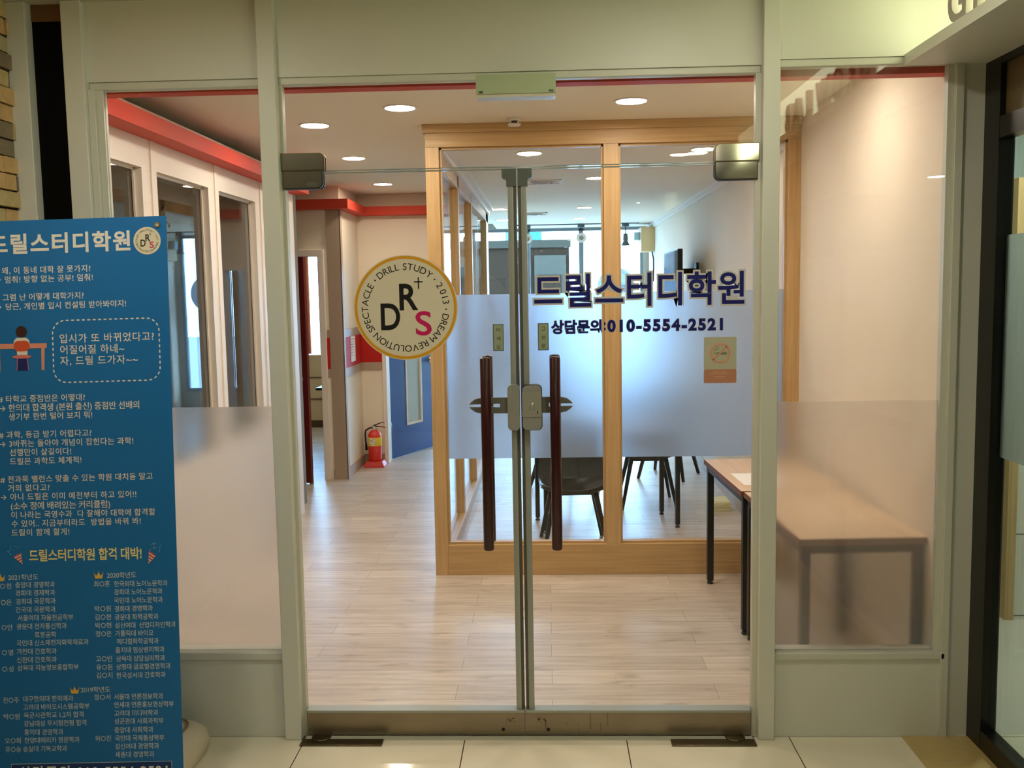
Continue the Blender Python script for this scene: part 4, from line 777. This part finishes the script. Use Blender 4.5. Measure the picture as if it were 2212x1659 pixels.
LINES = [
('t',"드릴스터디학원",-0.6069,-0.1408,0.8879,0.0677),
('b',"왜, 이 동네 대학 잘 못가지?",-0.5676,-0.2745,0.8017,0.0226),
('b',"멈춰! 방향 없는 공부! 멈춰!",-0.5586,-0.2681,0.7723,0.0226),
('b',"→",-0.5922,-0.5708,0.7726,0.0138),
('b',"그럼 난 어떻게 대학가지?",-0.5679,-0.3002,0.7142,0.0226),
('b',"당근, 개인별 입시 컨설팅 받아봐야지!",-0.5590,-0.1613,0.6840,0.0226),
('b',"→",-0.5931,-0.5727,0.6828,0.0139),
('b',"입시가 또 바뀌었다고?",-0.3840,-0.0729,0.5746,0.0291),
('b',"어질어질 하네~",-0.3834,-0.1715,0.5381,0.0291),
('b',"자, 드릴 드가자~~",-0.3846,-0.1285,0.5017,0.0292),
('b',"# 타학교 중점반은 어떻대?",-0.5939,-0.3066,0.3821,0.0227),
('b',"→ 한의대 합격생 (본원 출신) 중점반 선배의",-0.5908,-0.1285,0.3528,0.0248),
('b',"생기부 한번 털어 보지 뭐!",-0.5607,-0.2842,0.3238,0.0227),
('b',"# 과학, 등급 받기 어렵다고?",-0.5953,-0.2890,0.2651,0.0227),
('b',"→ 3바퀴는 돌아야 개념이 잡힌다는 과학!",-0.5933,-0.1517,0.2358,0.0227),
('b',"선행만이 살길이다!",-0.5617,-0.3581,0.2068,0.0227),
('b',"드릴은 과학도 체계적!",-0.5619,-0.3251,0.1775,0.0227),
('b',"# 전과목 밸런스 맞출 수 있는 학원 대치동 말고",-0.5954,-0.0918,0.1187,0.0227),
('b',"거의 없다고?",-0.5715,-0.4333,0.0899,0.0227),
('b',"→ 아니 드릴은 이미 예전부터 하고 있어!!",-0.5962,-0.1474,0.0612,0.0227),
('b',"(소수 정예 배려있는 커리큘럼)",-0.5638,-0.2346,0.0310,0.0249),
('b',"이 나라는 국영수과  다 잘해야 대학에 합격할",-0.5634,-0.0867,0.0017,0.0227),
('b',"수 있어.. 지금부터라도  방법을 바꿔 봐!",-0.5632,-0.1355,-0.0269,0.0227),
('b',"드릴이 함께 할게!",-0.5642,-0.3727,-0.0562,0.0227),
('y',"드릴스터디학원 합격 대박!",-0.5085,-0.1359,-0.1327,0.0381),
('s',"2021학년도",-0.5803,-0.4808,-0.2028,0.0192),
('s',"○현",-0.6081,-0.5710,-0.2310,0.0192),
('s',"중앙대 경영학과",-0.5580,-0.4262,-0.2284,0.0192),
('s',"경희대 경제학과",-0.5580,-0.4261,-0.2550,0.0192),
('s',"○은",-0.6071,-0.5715,-0.2846,0.0192),
('s',"경희대 국문학과",-0.5575,-0.4256,-0.2825,0.0192),
('s',"건국대 국문학과",-0.5593,-0.4265,-0.3099,0.0192),
('s',"서울여대 자율전공학부",-0.5533,-0.3688,-0.3371,0.0192),
('s',"○안",-0.6081,-0.5710,-0.3671,0.0192),
('s',"광운대 전자통신학과",-0.5579,-0.3914,-0.3650,0.0192),
('s',"로봇공학",-0.4987,-0.4270,-0.3933,0.0192),
('s',"국민대 신소재전자화학재료과",-0.5598,-0.3207,-0.4195,0.0192),
('s',"○영",-0.6094,-0.5724,-0.4496,0.0193),
('s',"가천대 간호학과",-0.5598,-0.4274,-0.4475,0.0192),
('s',"신한대 간호학과",-0.5607,-0.4283,-0.4750,0.0193),
('s',"○성",-0.6099,-0.5728,-0.5038,0.0193),
('s',"삼육대 지능정보융합학부",-0.5593,-0.3566,-0.5011,0.0193),
('s',"2020학년도",-0.2532,-0.1565,-0.2033,0.0192),
('s',"최○훈",-0.2970,-0.2440,-0.2306,0.0192),
('s',"한국외대 노어노문학과",-0.2302,-0.0540,-0.2321,0.0192),
('s',"경희대 노어노문학과",-0.2311,-0.0714,-0.2586,0.0192),
('s',"국민대 노어노문학과",-0.2320,-0.0709,-0.2860,0.0192),
('s',"박○원",-0.2973,-0.2434,-0.3120,0.0192),
('s',"경희대 경영학과",-0.2315,-0.1049,-0.3134,0.0192),
('s',"김○현",-0.2973,-0.2438,-0.3394,0.0192),
('s',"광운대 화학공학과",-0.2314,-0.0873,-0.3408,0.0192),
('s',"박○현",-0.2968,-0.2438,-0.3669,0.0192),
('s',"성신여대  산업디자인학과",-0.2314,-0.0308,-0.3682,0.0192),
('s',"정○은",-0.2968,-0.2437,-0.3943,0.0192),
('s',"가톨릭대 바이오",-0.2318,-0.1051,-0.3943,0.0192),
('s',"메디컬화학공학과",-0.2262,-0.0890,-0.4209,0.0192),
('s',"을지대 임상병리학과",-0.2326,-0.0706,-0.4492,0.0192),
('s',"고○빈",-0.2981,-0.2450,-0.4766,0.0192),
('s',"삼육대 상담심리학과",-0.2312,-0.0701,-0.4771,0.0192),
('s',"유○원",-0.2981,-0.2450,-0.5041,0.0192),
('s',"상명대 글로벌경영학과",-0.2321,-0.0525,-0.5041,0.0192),
('s',"김○지",-0.2985,-0.2454,-0.5307,0.0192),
('s',"한국성서대 간호학과",-0.2321,-0.0695,-0.5320,0.0192),
('s',"2019학년도",-0.3522,-0.2543,-0.5772,0.0192),
('s',"전○주",-0.6115,-0.5581,-0.6066,0.0193),
('s',"대구한의대 한의예과",-0.5442,-0.3775,-0.6038,0.0193),
('s',"고려대 바이오시스템공학부",-0.5451,-0.3252,-0.6308,0.0193),
('s',"박○원",-0.6110,-0.5576,-0.6608,0.0193),
('s',"육군사관학교 1,2차 합격",-0.5436,-0.3455,-0.6575,0.0193),
('s',"강남대성 무시험전형 합격",-0.5445,-0.3372,-0.6850,0.0193),
('s',"홍익대 경영학과",-0.5441,-0.4144,-0.7135,0.0193),
('s',"오○희",-0.6090,-0.5566,-0.7403,0.0193),
('s',"한양대에리카 영문학과",-0.5436,-0.3612,-0.7402,0.0193),
('s',"유○승",-0.6086,-0.5566,-0.7689,0.0193),
('s',"숭실대 기독교학과",-0.5497,-0.4033,-0.7685,0.0193),
('s',"정○서",-0.3082,-0.2546,-0.6024,0.0192),
('s',"서울대 언론정보학과",-0.2422,-0.0800,-0.6023,0.0192),
('s',"연세대 언론홍보영상학부",-0.2430,-0.0459,-0.6288,0.0192),
('s',"고려대 미디어학과",-0.2430,-0.0978,-0.6563,0.0192),
('s',"성균관대 사회과학부",-0.2439,-0.0812,-0.6829,0.0192),
('s',"중앙대 사회학과",-0.2448,-0.1157,-0.7113,0.0192),
('s',"허○진",-0.3089,-0.2567,-0.7385,0.0192),
('s',"국민대 국제통상학부",-0.2434,-0.0807,-0.7388,0.0192),
('s',"성신여대 경영학과",-0.2442,-0.0985,-0.7654,0.0192),
('s',"세종대 경영학과",-0.2446,-0.1155,-0.7924,0.0192),
('p',"상담문의 010-5554-2521",-0.5648,-0.0725,-0.8464,0.0404),
]
KINDS = {'t': ('title_lettering', BTXT, .03, .0008), 'b': ('question_lettering', BTXT, .008, .0008), 'y': ('yellow_lettering', mat('banner_cream', (238, 226, 160), .5), .022, .0008), 's': ('list_lettering', BSM, .004, .0008), 'p': ('phone_lettering', BTXT, .02, .0016)}
block, last = None, (0, 0, 0)
for k, tx, u0, u1, vc, h in LINES:
    nm, m, off, d = KINDS[k]
    if u1 < U0: continue
    if block is None or k != last[0] or abs(vc - last[1]) > .037 or abs(u0 - last[2]) > .2:           # a new paragraph is a new piece of print
        if block is not None: obj('lettering', block, KINDS[last[0]][1], sheet, fix=False)
        block = BM()
    if tx == '→': box_text(block, tx, u0, u1, vc-h/2, vc+h/2, bf(d), .008)
    else: line_text(block, tx, u0, u1, vc, h, bf(d), off, em=.98 if k == 't' else .9)
    last = (k, vc, u0)
obj('lettering', block, KINDS[last[0]][1], sheet, fix=False)
logo(sheet, 0, 0, .0447, lambda x, y, z: BF(-.0855+x, .8850+z, .0006-y), (CREAMV, GOLDV, BLACKV, MAGV), False, .0004)
# dashed speech box, desk picture, party poppers, crowns, phone box
def flat(name, outlines, m, d=.0008, th=.0002):
    b = BM()
    for o in outlines: prism(b, o, -d, -d-th, fn=bp)
    return obj(name, b, m, sheet)
dash = []; pts = []; c = [(-.0567, .4325), (-.0547, .6265), (-.4034, .627), (-.407, .435)]
R_ = rrect(-.4068, -.0555, .4312, .6335, .042, 16); per = [0]
for i in range(len(R_)): p, q = R_[i], R_[(i+1) % len(R_)]; per.append(per[-1]+math.hypot(q[0]-p[0], q[1]-p[1]))
n = 58; T = per[-1]
def at(s):
    s %= T
    for i in range(len(R_)):
        if per[i] <= s <= per[i+1]:
            p, q = R_[i], R_[(i+1) % len(R_)]; f = (s-per[i])/max(per[i+1]-per[i], 1e-9); return Vector((p[0]+(q[0]-p[0])*f, p[1]+(q[1]-p[1])*f))
for i in range(n):
    p, q = at(T*i/n), at(T*i/n+.0085); dv = (q-p).normalized(); nv_ = Vector((-dv.y, dv.x))*.0021; e = dv*.0012
    dash.append([tuple(p+nv_), tuple(p-e), tuple(p-nv_), tuple(q-nv_), tuple(q+e), tuple(q+nv_)])
flat('dashed_border', dash, BTXT)
sal, wht, navy = mat('print_salmon', (226, 150, 128), .5), BTXT, mat('print_navy', (18, 28, 110), .5)
flat('picture_desk', [[(U0+.001, .5625), (-.427, .5615), (-.4275, .5455), (U0+.001, .5465)], [(-.4455, .546), (-.4345, .546), (-.4375, .474), (-.4468, .474)], [(-.5935, .546), (-.5825, .546), (-.583, .474), (-.5925, .474)]], sal)
flat('picture_trousers', [[(-.525, .514), (-.4935, .514), (-.4905, .4745), (-.5265, .4745)]], navy, .001)
flat('picture_shirt', [[(x, z) for x, z in rrect(-.5365, -.4835, .545, .5815, .017, 5)], rrect(-.5265, -.4915, .5225, .56, .007, 4)], wht, .001)
flat('picture_chair', [rrect(-.536, -.484, .5365, .5715, .015, 5)], mat('print_orange', (214, 84, 50), .5), .0014)
flat('picture_seat', [disc(-.5102, .519, .032, 24, .006), [(-.5265, .514), (-.524, .514), (-.5265, .4745), (-.5285, .4745)], [(-.4945, .514), (-.492, .514), (-.4885, .4745), (-.4905, .4745)]], mat('print_rose', (214, 120, 116), .5), .0014)
flat('picture_head', [disc(-.5098, .6005, .0186, 28, .0195)], mat('print_brown', (58, 26, 24), .5), .001)
stripe = mat('print_stripe_red', (206, 84, 76), .5); conf = mat('print_confetti', (120, 190, 206), .5)
for tri, (cu0, cv0, cu1, cv1) in (([(-.5613, -.1351), (-.5349, -.1229), (-.5306, -.1615)], (-.583, -.131, -.534, -.1)), ([(-.1117, -.1254), (-.0883, -.1423), (-.115, -.1692)], (-.111, -.134, -.066, -.101))):
    flat('party_popper', [tri], stripe); A, B_, C = [Vector(q) for q in tri]; st = []
    for k in (.12, .36, .6, .82): l = lambda s, p: tuple(p + (C-p)*s); st.append([l(k, A), l(k, B_), l(k+.09, B_), l(k+.09, A)])
    flat('popper_stripes', st, BTXT, .001)
    cc = []
    for i in range(15): u, v, r, a = random.uniform(cu0, cu1), random.uniform(cv0, cv1), random.uniform(.0011, .0019), random.random()*3; w = r*random.choice((1, 1, 3)); cc.append([(u+math.cos(a)*w, v+math.sin(a)*w), (u-math.sin(a)*r, v+math.cos(a)*r), (u-math.cos(a)*w, v-math.sin(a)*w), (u+math.sin(a)*r, v-math.cos(a)*r)])
    flat('confetti', cc, conf)
cr = []
for u0, v0 in ((-.6215, -.2147), (-.2955, -.213), (-.3872, -.589)):
    w, h = .0305, .0215; cr.append([(max(u0+w*x, U0+.001), v0+h*y) for x, y in ((.13, 0), (.87, 0), (1, .8), (.72, .42), (.5, 1), (.28, .42), (0, .8))])
    cr += [disc(u0+w*x, v0+h*y, .0013, 10) for x, y in ((0, .86), (.5, 1.06), (1, .86))]
flat('crown_print', cr, mat('print_gold', (236, 190, 84), .5))
flat('phone_box_border', [[(-.5917, -.8174), (-.0578, -.8163), (-.0578, -.9), (-.5917, -.9)]], BSM, .0006); flat('phone_box', [[(-.5902, -.8189), (-.0593, -.8178), (-.0593, -.8985), (-.5902, -.8985)]], mat('print_dark_blue', (8, 58, 118), .5), .0009)
for u in (-.0503, -.599):
    b = BM(); ring(b, u, .9355, .0045, .009, -.0015, -.003, fn=bp, n=32); e = obj('eyelet', b, CHROME, banner); b = BM(); prism(b, disc(u, .9355, .0046, 20), -.0012, -.0016, fn=bp); obj('eyelet_hole', b, mat('eyelet_hole', (205, 200, 180), .6), e)
# stand behind the sheet: two crossed rods, hooks and a foot
P = lambda u, v, d: BF(u, v, d)
for u, s in ((-.0503, -1), (-.599, 1)):
    b = BM(); top = P(u, .9355, -.012); tube(b, [top, P(-.325, .0, -.06), BF(-.325, -.6, -.16)], .006, 10); r = obj('support_rod', b, BLACKP, banner)
    b = BM(); q = -s; tube(b, [P(u, .9355, -.012), P(u+q*.012, .944, -.012), P(u+q*.03, .945, -.008), P(u+q*.0385, .936, -.004), P(u+q*.036, .926, -.002)], .0035, 10); obj('hook', b, mat('hook_grey', (110, 108, 104), .4), r)
fx, fy = BF(-.325, -.6, -.16)[:2]; b = BM(); tube(b, [BF(-.325, -.6, -.16), (fx, fy, .02)], .012, 12); tube(b, [(fx-.26, fy-.06, .012), (fx, fy, .02), (fx+.24, fy-.06, .012)], .01, 10); tube(b, [(fx, fy, .02), (fx, fy-.28, .012)], .01, 10); obj('stand_foot', b, BLACKP, banner)

# ---------------------------------------------------------------- beige bolster on the floor beside the banner
t = thing('floor_cushion', 'beige rounded floor cushion with a stitched seam beside the blue banner', 'cushion', (-1.6, -.45, 0))
b = BM(); n = 20; x0, x1, y0, y1, h = -1.88, -1.285, -.95, -.06, .115; rows = []
prof = [(.02, 0), (.005, .012), (0, .045), (.006, .075), (.022, .1), (.05, h), (.1, h+.006), (.2, h+.01)]
for ins, z in prof: rows.append([b.verts.new((x, y, z + (.006*math.sin(8*y) if z > .09 else 0))) for x, y in rrect(x0+ins, x1-ins, y0+ins, y1-ins, max(.09-ins*.3, .03), 8)])
b.faces.new(rows[0][::-1]); b.faces.new(rows[-1])
for q, w in zip(rows, rows[1:]):
    for k in range(len(q)): b.faces.new((q[k], q[(k+1) % len(q)], w[(k+1) % len(q)], w[k])).smooth = True
FAB = mat('beige_leatherette', (206, 196, 172), .55, noise=.04, nscale=8, bump=.1, bscale=30)
cu = obj('padding', b, FAB, t); sp = [(x, y, h+.006) for x, y in rrect(x0+.062, x1-.062, y0+.062, y1-.062, .07, 8)]
b = BM(); tube(b, sp + [sp[0]], .004, 8); s_ = obj('seam', b, mat('seam_brown', (140, 124, 96), .7), cu)

ts = bpy.data.scenes['lettering_bench']; o = ts.collection.objects[0]; c = o.data; bpy.data.objects.remove(o); bpy.data.curves.remove(c); bpy.data.scenes.remove(ts)
